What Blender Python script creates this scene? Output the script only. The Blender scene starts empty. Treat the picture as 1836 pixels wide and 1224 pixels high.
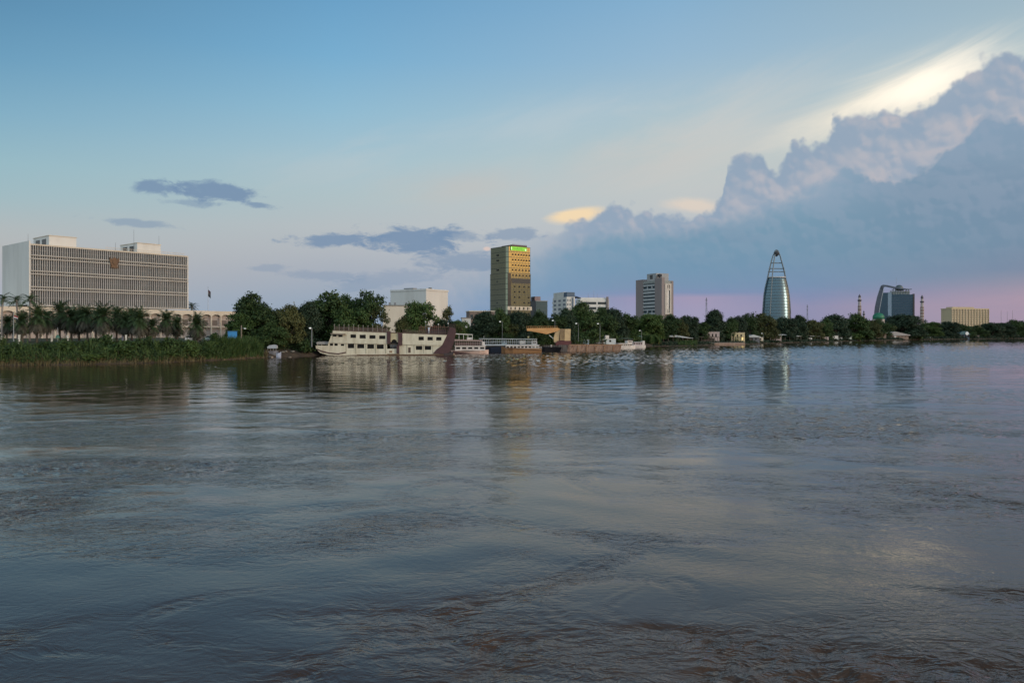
import bpy, bmesh, math, random
import numpy as np
from mathutils import Vector, Matrix

DENOISE = True
scene = bpy.context.scene
COL = scene.collection
PI = math.pi
# ------------------------------------------------------------------ camera
H, F, V0, UC = 7.0, 1400.0, 597.0, 918.0        # eye height (m), focal length (photo px), horizon row, centre column
cam_d = bpy.data.cameras.new('camera')
cam = bpy.data.objects.new('camera', cam_d); COL.objects.link(cam)
cam.location = (0, 0, H); cam.rotation_euler = (math.radians(90), 0, 0)
cam_d.sensor_width = 36.0; cam_d.lens = 36.0*F/1836.0
cam_d.shift_y = -(612.0-V0)/1836.0
cam_d.clip_start = 0.5; cam_d.clip_end = 60000
scene.camera = cam
scene.view_settings.view_transform = 'Standard'; scene.view_settings.look = 'None'
scene.view_settings.exposure = 0.10; scene.view_settings.gamma = 1.0
scene.render.engine = 'CYCLES'
scene.cycles.max_bounces = 6; scene.cycles.diffuse_bounces = 2; scene.cycles.glossy_bounces = 4
scene.cycles.transmission_bounces = 4; scene.cycles.caustics_reflective = False; scene.cycles.caustics_refractive = False
scene.cycles.sample_clamp_indirect = 3.0
scene.cycles.use_denoising = DENOISE

def S(r, g, b):
    f = lambda c: (c/255/12.92 if c/255 <= 0.04045 else ((c/255+0.055)/1.055)**2.4)
    return (f(r), f(g), f(b), 1.0)
def AZ(u): return math.atan((u-UC)/F)
def EL(u, v): return math.atan((V0-v)/F*math.cos(AZ(u)))

# ------------------------------------------------------------------ node expressions
class X:
    """A node socket with arithmetic."""
    def __init__(s, nt, sock): s.nt, s.k = nt, sock
    def op(s, o, *a, clamp=False):
        n = s.nt.nodes.new('ShaderNodeMath'); n.operation = o; n.use_clamp = clamp
        for i, v in enumerate((s,)+a):
            if isinstance(v, X): s.nt.links.new(v.k, n.inputs[i])
            else: n.inputs[i].default_value = v
        return X(s.nt, n.outputs[0])
    def __add__(s, o): return s.op('ADD', o)
    __radd__ = __add__
    def __sub__(s, o): return s.op('SUBTRACT', o)
    def __rsub__(s, o): return (s*-1.0) + o
    def __mul__(s, o): return s.op('MULTIPLY', o)
    __rmul__ = __mul__
    def __truediv__(s, o): return s.op('DIVIDE', o)
    def step(s, a, b, smooth=True):
        n = s.nt.nodes.new('ShaderNodeMapRange'); n.interpolation_type = 'SMOOTHSTEP' if smooth else 'LINEAR'
        s.nt.links.new(s.k, n.inputs['Value'])
        n.inputs['From Min'].default_value = a; n.inputs['From Max'].default_value = b
        if b < a:
            n.inputs['From Min'].default_value = b; n.inputs['From Max'].default_value = a
            n.inputs['To Min'].default_value = 1; n.inputs['To Max'].default_value = 0
        return X(s.nt, n.outputs[0])
def comb(nt, x, y, z=0.0):
    n = nt.nodes.new('ShaderNodeCombineXYZ')
    for i, v in enumerate((x, y, z)):
        if isinstance(v, X): nt.links.new(v.k, n.inputs[i])
        else: n.inputs[i].default_value = v
    return X(nt, n.outputs[0])
def sep(nt, v):
    n = nt.nodes.new('ShaderNodeSeparateXYZ'); nt.links.new(v.k, n.inputs[0])
    return [X(nt, o) for o in n.outputs]
def noise(nt, vec, scale, detail=4, rough=0.5, dist=0.0, out=0):
    n = nt.nodes.new('ShaderNodeTexNoise'); nt.links.new(vec.k, n.inputs['Vector'])
    n.inputs['Scale'].default_value = scale; n.inputs['Detail'].default_value = detail
    n.inputs['Roughness'].default_value = rough; n.inputs['Distortion'].default_value = dist
    return X(nt, n.outputs[out])
def voro(nt, vec, scale, smooth=0.3):
    n = nt.nodes.new('ShaderNodeTexVoronoi'); n.feature = 'SMOOTH_F1'
    nt.links.new(vec.k, n.inputs['Vector']); n.inputs['Scale'].default_value = scale
    n.inputs['Smoothness'].default_value = smooth
    return X(nt, n.outputs['Distance'])
def mixc(nt, f, a, b, mode='MIX'):
    n = nt.nodes.new('ShaderNodeMix'); n.data_type = 'RGBA'; n.blend_type = mode
    for i, v in ((0, f), (6, a), (7, b)):
        if isinstance(v, X): nt.links.new(v.k, n.inputs[i])
        else: n.inputs[i].default_value = v
    return X(nt, n.outputs[2])
def vmath(nt, op, a, b):
    n = nt.nodes.new('ShaderNodeVectorMath'); n.operation = op
    for i, v in enumerate((a, b)):
        if isinstance(v, X): nt.links.new(v.k, n.inputs[i])
        elif isinstance(v, (tuple, list)): n.inputs[i].default_value = v
        else: n.inputs['Scale'].default_value = v
    return X(nt, n.outputs[0])
def ramp(nt, fac, stops):
    n = nt.nodes.new('ShaderNodeValToRGB'); nt.links.new(fac.k, n.inputs[0])
    e = n.color_ramp.elements
    while len(e) < len(stops): e.new(0.5)
    for el, (p, c) in zip(e, stops): el.position = p; el.color = c
    return X(nt, n.outputs[0])
def curve(nt, fac, pts):
    n = nt.nodes.new('ShaderNodeFloatCurve'); nt.links.new(fac.k, n.inputs['Value'])
    c = n.mapping.curves[0]
    while len(c.points) < len(pts): c.points.new(0.5, 0.5)
    for p, (x, y) in zip(c.points, pts): p.location = (x, y); p.handle_type = 'VECTOR'
    n.mapping.update()
    return X(nt, n.outputs[0])

# ------------------------------------------------------------------ sky (world)
SUN_AZ, SUN_EL = math.radians(121), math.radians(8.0)     # clockwise from +Y, above the horizon
world = bpy.data.worlds.new('World'); scene.world = world; world.use_nodes = True
nt = world.node_tree; nt.nodes.clear()
tc = nt.nodes.new('ShaderNodeTexCoord')
D = X(nt, tc.outputs['Generated'])
dx, dy, dz = sep(nt, D)
az = dx.op('ARCTAN2', dy)
el = dz.op('ARCSINE')
def col_ramp(u, stops):                                    # stops (photo row, sRGB) -> ramp over elevation 0..1.6 rad
    st = sorted(((max(0.0, EL(u, v))/1.6 if v > -3000 else 1.0), S(*c)) for v, c in stops)
    return ramp(nt, el/1.6, st)
def across(cols):                                          # blend column ramps by azimuth
    out = None
    for i, (u, stops) in enumerate(cols):
        r = col_ramp(u, stops)
        out = r if out is None else mixc(nt, az.step(AZ(cols[i-1][0]), AZ(u), False), out, r)
    return out
SKY = [
 (0,   [(-9999,(72,76,88)),(-900,(66,78,94)),(-420,(56,92,118)),(0,(92,140,173)),(100,(106,154,184)),(200,(127,169,191)),(290,(147,180,191)),(350,(156,181,188)),(410,(171,179,181)),(450,(174,176,177)),(500,(168,171,177)),(540,(160,168,179)),(590,(151,162,176))]),
 (600, [(-9999,(72,76,88)),(-900,(68,82,98)),(-420,(66,108,142)),(0,(104,156,193)),(100,(117,168,201)),(200,(140,181,203)),(290,(161,188,199)),(350,(169,187,192)),(410,(176,183,187)),(450,(171,177,184)),(490,(161,169,181)),(540,(147,162,180)),(590,(140,157,177))]),
 (1200,[(-9999,(72,76,88)),(-900,(74,86,102)),(-420,(92,126,152)),(0,(130,170,200)),(100,(145,178,202)),(200,(166,188,198)),(280,(179,192,193)),(340,(186,192,192)),(410,(184,188,192)),(590,(149,158,178))]),
 (1836,[(-9999,(72,76,88)),(-900,(80,90,102)),(-420,(110,132,146)),(0,(154,178,191)),(100,(173,190,196)),(200,(190,197,196)),(590,(156,156,174))]),
]
sky = across(SKY)
P2 = comb(nt, az, el)
warp = noise(nt, comb(nt, az*1.0, el*1.0), 9.0, 5, 0.55, out=1)
Pw = vmath(nt, 'ADD', P2, vmath(nt, 'SCALE', vmath(nt, 'SUBTRACT', warp, (0.5, 0.5, 0.5)), 0.030))
streak = noise(nt, comb(nt, az*6.0, el*26.0), 1.0, 5, 0.6, 0.4)
def blob(u, v, a, b, rot, k=1.2, lo=0.0, hi=0.4, n=streak):
    """a soft ragged ellipse around a direction; a, b in photo px"""
    ca, sa = math.cos(rot), math.sin(rot)
    x = az - AZ(u); y = el - EL(u, v)
    p = (x*ca + y*sa)/(a/F*math.cos(AZ(u))**2); q = (y*ca - x*sa)/(b/F*math.cos(AZ(u)))
    d = (p*p + q*q).op('SQRT')
    return (1.0 - d + (n-0.5)*k).step(lo, hi)
# thin bright high cloud, lit by the low sun; fibres run up to the right
fa = (az*math.cos(0.3) + el*math.sin(0.3)); fb = (el*math.cos(0.3) - az*math.sin(0.3))
fib = noise(nt, comb(nt, fa*5.0, fb*24.0), 1.0, 6, 0.62, 0.6)
sky = mixc(nt, blob(1330, 225, 380, 110, 0.20, 1.6, 0.0, 1.3, fib)*0.62, sky, S(203,200,195))
sky = mixc(nt, blob(1610, 168, 300, 80, 0.28, 1.0, 0.0, 1.1, fib)*0.9, sky, S(243,232,212))
sky = mixc(nt, blob(1650, 152, 200, 48, 0.31, 0.9, 0.05, 1.0, fib)*0.9, sky, (1.08, 0.99, 0.84, 1))
sky = mixc(nt, blob(820, 335, 190, 70, 0.0, 1.3, 0.0, 1.3, fib)*0.5, sky, S(192,184,178))
sky = mixc(nt, blob(1110, 300, 300, 80, 0.15, 1.4, 0.0, 1.4, fib)*0.6, sky, S(192,190,188))
sky = mixc(nt, blob(960, 225, 420, 70, 0.18, 1.8, 0.1, 1.3, fib)*0.30, sky, S(196,200,202))
sky = mixc(nt, blob(560, 300, 300, 60, 0.08, 1.8, 0.1, 1.3, fib)*0.25, sky, S(190,192,192))
sky = mixc(nt, blob(1034, 386, 66, 19, 0.13, 1.2, 0.0, 0.6)*0.92, sky, S(238,212,172))
sky = mixc(nt, blob(1240, 368, 70, 18, -0.1, 1.4, 0.0, 0.8)*0.7, sky, S(222,205,188))
# cumulus bank: back layer, front layer
AZ0, AZ1, ELM = -0.30, 1.5, 0.5
def outline(pts):
    q = [((AZ(u)-AZ0)/(AZ1-AZ0), EL(u, v)/ELM) for u, v in pts]
    q = [(0.0, 0.0)] + q + [(0.83, q[-1][1]*0.8), (1.0, 0.30)]
    return curve(nt, (az-AZ0)/(AZ1-AZ0), q)*ELM
back = [(690,585),(740,520),(800,470),(860,445),(940,425),(1000,408),(1030,392),(1060,384),(1085,366),(1130,372),(1180,378),(1225,384),(1280,366),(1296,345),(1302,295),(1325,272),(1365,268),(1378,292),(1386,304),(1404,284),(1425,258),(1478,243),(1488,216),(1525,208),(1580,192),(1630,186),(1665,168),(1715,150),(1740,126),(1765,100),(1800,86),(1836,88),(1950,70),(2300,40)]
front = [(690,590),(800,520),(900,470),(1000,430),(1100,408),(1230,404),(1304,380),(1414,350),(1470,322),(1516,296),(1560,318),(1600,318),(1640,312),(1675,286),(1710,255),(1741,228),(1768,198),(1794,208),(1836,214),(1950,200),(2300,160)]
pv = voro(nt, Pw, 34.0, 0.45); pv2 = voro(nt, Pw, 85.0, 0.4); pv3 = voro(nt, Pw, 190.0, 0.4)
puff = (0.45-pv)*0.018 + (0.45-pv2)*0.013 + (0.45-pv3)*0.004
fine = noise(nt, P2, 60.0, 6, 0.6)
edge = az.step(AZ(900), AZ(1060))
dA = outline(back) + puff*(edge*0.9+0.1) + (fine-0.5)*0.003 - el
mA = dA.step(-0.003, 0.008)*edge + (1.0-edge)*dA.step(-0.02, 0.07)
dB = outline(front) + puff*0.8 + (fine-0.5)*0.010 + (pv-0.4)*0.01 - el
crispB = az.step(AZ(1400), AZ(1560))
mB = edge*(crispB*dB.step(-0.002, 0.008) + (1.0-crispB)*dB.step(-0.006, 0.022)) + (1.0-edge)*dB.step(-0.02, 0.07)
lump = noise(nt, Pw, 22.0, 6, 0.6)
vsh = voro(nt, vmath(nt, 'ADD', Pw, (0.004, 0.006, 0)), 34.0, 0.45); vsh2 = voro(nt, vmath(nt, 'ADD', Pw, (0.0018, 0.0025, 0)), 85.0, 0.4)
relief = (vsh-pv)*2.2 + (vsh2-pv2)*1.6
cA = mixc(nt, ((dA*20.0).op('MINIMUM', 1.0)*0.62 + (lump-0.5)*1.1 + relief*0.55).step(0.0, 1.0), S(139,158,179), S(172,174,184))
warmA = mixc(nt, ((lump-0.50)*4.0+relief*0.6).step(0.0, 1.4)*az.step(AZ(1450), AZ(1700))*0.5, cA, S(190,178,180))
sky = mixc(nt, mA*0.93*(edge*0.5+0.5), sky, warmA)
BANK = [
 (800, [(-900,(128,154,176)),(440,(127,156,175)),(480,(123,154,177)),(530,(119,149,181)),(597,(127,152,183))]),
 (960, [(-900,(128,154,176)),(400,(127,156,175)),(450,(119,151,175)),(520,(117,148,176)),(560,(123,147,179)),(597,(129,148,179))]),
 (1130,[(-900,(132,156,178)),(380,(132,157,178)),(420,(117,150,172)),(480,(112,145,171)),(516,(117,142,171)),(527,(125,140,174)),(535,(144,143,173)),(560,(146,147,177)),(597,(144,150,177))]),
 (1250,[(-900,(132,156,178)),(380,(132,157,178)),(420,(116,149,171)),(480,(110,144,170)),(514,(115,142,171)),(525,(121,139,173)),(530,(156,146,173)),(560,(154,149,177)),(597,(152,152,177))]),
 (1450,[(-900,(136,159,180)),(340,(136,160,180)),(400,(113,146,168)),(460,(110,142,166)),(510,(115,140,170)),(530,(123,136,169)),(550,(138,138,168)),(597,(138,138,168))]),
 (1640,[(-900,(128,154,176)),(260,(128,154,176)),(340,(116,143,165)),(450,(109,139,162)),(500,(119,138,162)),(525,(138,138,164)),(545,(156,143,164)),(597,(150,141,162))]),
 (1836,[(-900,(128,152,174)),(220,(128,152,174)),(300,(124,148,169)),(350,(114,140,163)),(430,(110,137,160)),(480,(117,134,158)),(504,(140,140,159)),(530,(164,145,162)),(560,(162,143,162)),(597,(154,139,160))]),
]
elw = el + (streak-0.5)*0.006
keep = el; el = elw
cB = across(BANK)
el = keep
cB = mixc(nt, ((lump-0.5)*2.2+relief*1.2+0.5).step(0.0, 1.0)*el.step(0.06, 0.14)*0.22, cB, S(150,162,182))
cB = mixc(nt, ((streak-0.5)*3.0).step(0.0, 1.0)*0.25, cB, S(96,124,154))
sky = mixc(nt, mB*0.96, sky, cB)
# small dark clouds
big = noise(nt, comb(nt, az*22.0, el*60.0), 1.0, 8, 0.66, 0.3)
for (u, v, a, b, r, o) in [(285,338,48,15,-0.12,.85),(390,346,80,20,-0.06,.9),(350,364,60,7,0,.5),(460,367,36,7,-0.08,.75),(240,400,75,8,-0.06,.5),
        (610,428,85,12,0.06,.85),(745,430,100,24,0.0,.9),(820,425,60,12,0,.6),(830,470,90,20,0,.6),(920,420,60,11,-0.05,.6),(480,480,45,6,0.05,.35),(590,495,70,10,-0.05,.35),(700,500,110,16,0.1,.35)]:
    sky = mixc(nt, blob(u, v, a*1.15, b*1.2, r, 2.6, 0.0, 0.55, big)*o, sky, S(114,139,168))
sky = mixc(nt, blob(873, 446, 9, 5, 0.0, 0.3, 0.0, 0.6)*0.6, sky, S(226,196,182))
# the bright evening sky behind the camera and the after-sunset glow off to the right, outside the frame
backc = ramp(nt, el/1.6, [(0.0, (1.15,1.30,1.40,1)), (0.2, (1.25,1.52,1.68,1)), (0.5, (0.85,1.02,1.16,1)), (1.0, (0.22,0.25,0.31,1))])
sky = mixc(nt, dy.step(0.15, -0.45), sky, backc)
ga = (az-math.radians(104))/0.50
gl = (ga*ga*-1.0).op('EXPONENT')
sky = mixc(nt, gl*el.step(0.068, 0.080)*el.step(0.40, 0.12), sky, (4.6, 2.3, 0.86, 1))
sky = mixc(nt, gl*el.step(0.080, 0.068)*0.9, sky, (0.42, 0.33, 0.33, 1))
nish = nt.nodes.new('ShaderNodeTexSky'); nish.sky_type = 'NISHITA'; nish.sun_disc = False
nish.sun_elevation = SUN_EL; nish.sun_rotation = SUN_AZ; nish.altitude = 380; nish.dust_density = 2.0
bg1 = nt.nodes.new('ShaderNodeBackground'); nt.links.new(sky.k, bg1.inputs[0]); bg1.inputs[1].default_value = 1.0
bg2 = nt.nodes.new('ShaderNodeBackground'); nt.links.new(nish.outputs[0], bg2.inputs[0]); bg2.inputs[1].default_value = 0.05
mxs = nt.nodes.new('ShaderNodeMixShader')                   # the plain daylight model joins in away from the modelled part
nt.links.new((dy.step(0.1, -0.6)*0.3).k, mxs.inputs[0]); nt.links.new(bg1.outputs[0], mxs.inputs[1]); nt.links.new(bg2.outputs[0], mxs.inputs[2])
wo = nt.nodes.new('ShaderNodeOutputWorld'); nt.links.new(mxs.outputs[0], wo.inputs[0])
world.cycles.sampling_method = 'MANUAL'; world.cycles.sample_map_resolution = 1024

sd = bpy.data.lights.new('sun', 'SUN'); sd.energy = 0.95; sd.angle = math.radians(14); sd.color = (1.0, 0.87, 0.71)
sun = bpy.data.objects.new('sun', sd); COL.objects.link(sun)
sv = Vector((math.sin(SUN_AZ)*math.cos(SUN_EL), math.cos(SUN_AZ)*math.cos(SUN_EL), math.sin(SUN_EL)))
sun.rotation_euler = sv.to_track_quat('Z', 'Y').to_euler()

# ------------------------------------------------------------------ materials
MATS = {}
def base_mat(name):
    m = bpy.data.materials.new(name); m.use_nodes = True
    n = m.node_tree; b = n.nodes['Principled BSDF']
    return m, n, b
def pm(name, c, rough=0.7, c2=None, scale=0.6, metal=0.0, bump=0.0, bscale=8.0, emit=None, spec=0.4, streaky=False):
    """paint / render / metal with blotchy wear between two tones"""
    if name in MATS: return MATS[name]
    m, n, b = base_mat(name)
    b.inputs['Roughness'].default_value = rough; b.inputs['Metallic'].default_value = metal
    b.inputs['Specular IOR Level'].default_value = spec
    t = n.nodes.new('ShaderNodeTexCoord'); o = X(n, t.outputs['Object'])
    c = tuple(c)+(1,) if len(c) == 3 else c
    if c2 is None: c2 = tuple(v*0.78 for v in c[:3])
    c2 = tuple(c2)[:3]+(1,)
    vec = vmath(n, 'MULTIPLY', o, (1, 1, 0.25)) if streaky else o
    f = noise(n, vec, scale, 6, 0.65)
    k = mixc(n, f.step(0.35, 0.75), c, c2)
    n.links.new(k.k, b.inputs['Base Color'])
    if bump:
        bn = n.nodes.new('ShaderNodeBump'); bn.inputs['Strength'].default_value = bump; bn.inputs['Distance'].default_value = 0.05
        n.links.new(noise(n, o, bscale, 4).k, bn.inputs['Height']); n.links.new(bn.outputs[0], b.inputs['Normal'])
    if emit:
        b.inputs['Emission Color'].default_value = tuple(emit[:3])+(1,); b.inputs['Emission Strength'].default_value = emit[3]
    MATS[name] = m
    return m
def glass(name, c, rough=0.08, metal=0.75, wob=0.02, wscale=0.5):
    """reflecting window glass; the panes are not quite in one plane"""
    if name in MATS: return MATS[name]
    m, n, b = base_mat(name)
    b.inputs['Base Color'].default_value = tuple(c[:3])+(1,); b.inputs['Metallic'].default_value = metal; b.inputs['Roughness'].default_value = rough
    t = n.nodes.new('ShaderNodeTexCoord'); o = X(n, t.outputs['Object'])
    bn = n.nodes.new('ShaderNodeBump'); bn.inputs['Strength'].default_value = 1.0; bn.inputs['Distance'].default_value = wob
    n.links.new(noise(n, o, wscale, 3).k, bn.inputs['Height']); n.links.new(bn.outputs[0], b.inputs['Normal'])
    MATS[name] = m
    return m
def leafm(name, c, c2, trans=0.25):
    if name in MATS: return MATS[name]
    m, n, b = base_mat(name)
    g = n.nodes.new('ShaderNodeNewGeometry'); oi = n.nodes.new('ShaderNodeObjectInfo')
    r = X(n, g.outputs['Random Per Island']); ro = X(n, oi.outputs['Random'])
    t = n.nodes.new('ShaderNodeTexCoord'); o = X(n, t.outputs['Object'])
    f = (r*0.6 + noise(n, o, 0.5, 3)*0.8 + ro*0.5 - 0.45)
    k = mixc(n, f.step(0.0, 1.0, False), c[:3]+(1,), c2[:3]+(1,))
    n.links.new(k.k, b.inputs['Base Color']); b.inputs['Roughness'].default_value = 0.6; b.inputs['Specular IOR Level'].default_value = 0.25
    MATS[name] = m
    return m
# ------------------------------------------------------------------ mesh helpers
class MB:
    def __init__(s): s.v, s.f = [], []
    def quad(s, *p): i = len(s.v); s.v += [tuple(q) for q in p]; s.f.append(tuple(range(i, i+len(p)))); return s
    def box(s, x0, x1, y0, y1, z0, z1):
        i = len(s.v)
        s.v += [(x0,y0,z0),(x1,y0,z0),(x1,y1,z0),(x0,y1,z0),(x0,y0,z1),(x1,y0,z1),(x1,y1,z1),(x0,y1,z1)]
        s.f += [tuple(i+k for k in q) for q in ((0,3,2,1),(4,5,6,7),(0,1,5,4),(1,2,6,5),(2,3,7,6),(3,0,4,7))]
        return s
    def prism(s, poly, y0, y1):
        """polygon in local x-z, extruded from y0 to y1"""
        i, n = len(s.v), len(poly)
        s.v += [(x, y0, z) for x, z in poly] + [(x, y1, z) for x, z in poly]
        s.f.append(tuple(range(i, i+n))); s.f.append(tuple(range(i+2*n-1, i+n-1, -1)))
        for k in range(n): j = (k+1) % n; s.f.append((i+k, i+n+k, i+n+j, i+j))
        return s
    def prismx(s, poly, x0, x1):
        """polygon in local y-z, extruded from x0 to x1"""
        i, n = len(s.v), len(poly)
        s.v += [(x0, y, z) for y, z in poly] + [(x1, y, z) for y, z in poly]
        s.f.append(tuple(range(i, i+n))); s.f.append(tuple(range(i+2*n-1, i+n-1, -1)))
        for k in range(n): j = (k+1) % n; s.f.append((i+k, i+n+k, i+n+j, i+j))
        return s
    def prismz(s, poly, z0, z1):
        i, n = len(s.v), len(poly)
        s.v += [(x, y, z0) for x, y in poly] + [(x, y, z1) for x, y in poly]
        s.f.append(tuple(range(i, i+n))); s.f.append(tuple(range(i+2*n-1, i+n-1, -1)))
        for k in range(n): j = (k+1) % n; s.f.append((i+k, i+n+k, i+n+j, i+j))
        return s
    def path(s, pts, rad, n=8):
        pts = [Vector(p) for p in pts]; rings = []
        for k, p in enumerate(pts):
            d = (pts[min(k+1, len(pts)-1)] - pts[max(k-1, 0)]).normalized()
            a = d.cross(Vector((0, 0, 1)) if abs(d.z) < 0.9 else Vector((1, 0, 0))).normalized(); b = d.cross(a)
            r = rad[k] if isinstance(rad, (list, tuple)) else rad
            i = len(s.v); rings.append(i)
            s.v += [tuple(p + (a*math.cos(t*2*PI/n) + b*math.sin(t*2*PI/n))*r) for t in range(n)]
        for a, b in zip(rings, rings[1:]):
            s.f += [(a+t, a+(t+1) % n, b+(t+1) % n, b+t) for t in range(n)]
        s.f.append(tuple(rings[0]+t for t in range(n-1, -1, -1))); s.f.append(tuple(rings[-1]+t for t in range(n)))
        return s
    def lathe(s, cx, cy, prof, n=16, ex=1.0, ey=1.0):
        rings = []
        for r, z in prof:
            i = len(s.v); rings.append(i)
            s.v += [(cx+math.cos(t*2*PI/n)*r*ex, cy+math.sin(t*2*PI/n)*r*ey, z) for t in range(n)]
        for a, b in zip(rings, rings[1:]):
            s.f += [(a+t, a+(t+1) % n, b+(t+1) % n, b+t) for t in range(n)]
        s.f.append(tuple(rings[0]+t for t in range(n-1, -1, -1))); s.f.append(tuple(rings[-1]+t for t in range(n)))
        return s
    def build(s, name, mat, parent=None, smooth=False, bevel=0.0):
        me = bpy.data.meshes.new(name); me.from_pydata(s.v, [], s.f)
        bm = bmesh.new(); bm.from_mesh(me); bmesh.ops.recalc_face_normals(bm, faces=bm.faces)
        if bevel: bmesh.ops.bevel(bm, geom=bm.edges[:], offset=bevel, segments=1, affect='EDGES')
        bm.to_mesh(me); bm.free()
        if smooth:
            for p in me.polygons: p.use_smooth = True
        me.materials.append(mat)
        o = bpy.data.objects.new(name, me); COL.objects.link(o)
        if parent is not None: o.parent = parent
        return o
def mesh_np(name, verts, quads, mat, smooth=False):
    me = bpy.data.meshes.new(name)
    me.vertices.add(len(verts)); me.vertices.foreach_set('co', verts.astype(np.float32).ravel())
    n = len(quads); k = quads.shape[1]
    me.loops.add(n*k); me.loops.foreach_set('vertex_index', quads.astype(np.int32).ravel())
    me.polygons.add(n); me.polygons.foreach_set('loop_start', np.arange(0, n*k, k, dtype=np.int32))
    try: me.polygons.foreach_set('loop_total', np.full(n, k, np.int32))
    except Exception: pass
    if smooth: me.polygons.foreach_set('use_smooth', np.ones(n, bool))
    me.update(calc_edges=True); me.materials.append(mat)
    return me
def add(name, me, parent=None):
    o = bpy.data.objects.new(name, me); COL.objects.link(o)
    if parent is not None: o.parent = parent
    return o
def tag(o, label=None, cat=None, group=None, kind=None):
    for k, v in (('label', label), ('category', cat), ('group', group), ('kind', kind)):
        if v: o[k] = v
    return o
def zat(v, Y): return H + (V0-v)/F*Y
def xat(u, Y): return (u-UC)/F*Y
class Frame:
    """A vertical plane through photo column u at depth Y, turned by theta degrees; x runs right along it, y away from the camera."""
    def __init__(s, u, Y, theta=0.0):
        s.t = math.radians(theta); s.C = (xat(u, Y), Y)
        s.dx = (math.cos(s.t), math.sin(s.t)); s.dy = (-math.sin(s.t), math.cos(s.t))
    def x(s, u, y=0.0):
        k = (u-UC)/F; X0 = s.C[0]+y*s.dy[0]; Y0 = s.C[1]+y*s.dy[1]
        return (k*Y0 - X0)/(s.dx[0] - k*s.dx[1])
    def y(s, u, x=0.0):
        k = (u-UC)/F; X0 = s.C[0]+x*s.dx[0]; Y0 = s.C[1]+x*s.dx[1]
        return (k*Y0 - X0)/(s.dy[0] - k*s.dy[1])
    def p(s, u, v, y=0.0):
        x = s.x(u, y); return (x, zat(v, s.C[1] + x*s.dx[1] + y*s.dy[1]))
    def q(s, u, v, x=0.0):
        y = s.y(u, x); return (y, zat(v, s.C[1] + x*s.dx[1] + y*s.dy[1]))
    def poly(s, pts, y=0.0): return [s.p(u, v, y) for u, v in pts]
    def thing(s, name, label, cat, group=None, z=0.0):
        o = bpy.data.objects.new(name, None); COL.objects.link(o); o.empty_display_size = 1
        o.location = (s.C[0], s.C[1], z); o.rotation_euler = (0, 0, s.t)
        return tag(o, label, cat, group)
def thing_at(name, label, cat, loc, rz=0.0, group=None):
    o = bpy.data.objects.new(name, None); COL.objects.link(o); o.location = loc; o.rotation_euler = (0, 0, rz)
    return tag(o, label, cat, group)
def dup(root, loc, rz=0.0, scale=(1, 1, 1), label=None, group=None):
    r = root.copy(); COL.objects.link(r); r.location = loc; r.rotation_euler = (0, 0, rz); r.scale = scale
    if label: r['label'] = label
    if group: r['group'] = group
    for ch in KIDS[root.name]:
        c = ch.copy(); COL.objects.link(c); c.parent = r
    return r
KIDS = {}

# ------------------------------------------------------------------ river and land
SHORE = [(-900,704),(-300,668),(0,655.5),(150,653.5),(300,650),(400,645.5),(460,642),(555,638.3),(600,635.3),(800,633.6),(830,631.6),(860,629.6),(960,628.4),(1020,627.2),(1060,625.4),(1120,623.0),(1160,621.4),(1230,620.2),(1330,617.5),(1480,612.5),(1650,608.6),(1836,606.6),(2400,603.8),(3200,602.2)]
def shoreY(u):
    us = [a for a, b in SHORE]; vs = [H*F/(b-V0) for a, b in SHORE]
    return float(np.interp(u, us, vs))
OFF = [(-12,-3.0),(-4,-1.2),(0,0.0),(1.5,0.8),(4,1.7),(9,2.9),(16,3.7),(30,4.2),(70,4.6),(200,5.0),(600,5.2),(3000,5.4),(20000,5.4)]
def bank_k(u, off):                                          # the bank is high at the left and low along the far right
    k = np.interp(u, [0, 440, 560, 1150, 1300], [1.14, 1.10, 0.62, 0.62, 0.46])
    return k + (1.0-k)*np.interp(off, [60, 400], [0, 1])
def gz(off, u=None):
    z = np.interp(off, [a for a, b in OFF], [b for a, b in OFF])
    return float(z) if u is None else z*bank_k(u, off)
def on_bank(u, off):
    Y = shoreY(u)+off
    return (xat(u, Y), Y, gz(off, u))
def build_land():
    m, n, b = base_mat('bank_earth')
    g = n.nodes.new('ShaderNodeNewGeometry'); p = X(n, g.outputs['Position'])
    f = noise(n, p, 0.25, 8, 0.65); f2 = noise(n, p, 1.7, 6, 0.6)
    z = sep(n, p)[2]
    earth = mixc(n, f.step(0.35, 0.65), S(58,49,41), S(80,68,55))
    grass = mixc(n, f2.step(0.3, 0.7), S(38,50,28), S(62,66,40))
    k = mixc(n, (z + (f-0.5)*3.0).step(1.2, 3.2), earth, grass)
    n.links.new(k.k, b.inputs['Base Color']); b.inputs['Roughness'].default_value = 0.95
    us = np.concatenate([np.arange(-900, 0, 60), np.arange(0, 1900, 6), np.arange(1900, 3201, 60)])
    rows = np.array(OFF); rng = np.random.default_rng(5)
    V = []
    wob = np.interp(np.arange(len(us)), np.arange(0, len(us)+8, 3), rng.normal(0, 1, len(np.arange(0, len(us)+8, 3))))
    for i, u in enumerate(us):
        Y = shoreY(u)
        for o, z in rows:
            oo = o + (wob[i]*0.35*Y/250 if o < 60 else 0)
            V.append(((u-UC)/F*(Y+oo), Y+oo, z*bank_k(u, o) + (rng.normal(0, 0.08) if 0 < o < 80 else 0)))
    R = len(rows); Q = []
    for i in range(len(us)-1):
        for j in range(R-1): Q.append((i*R+j, (i+1)*R+j, (i+1)*R+j+1, i*R+j+1))
    o = add('ground', mesh_np('ground', np.array(V), np.array(Q), m, True)); tag(o, kind='structure')
build_land()

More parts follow.
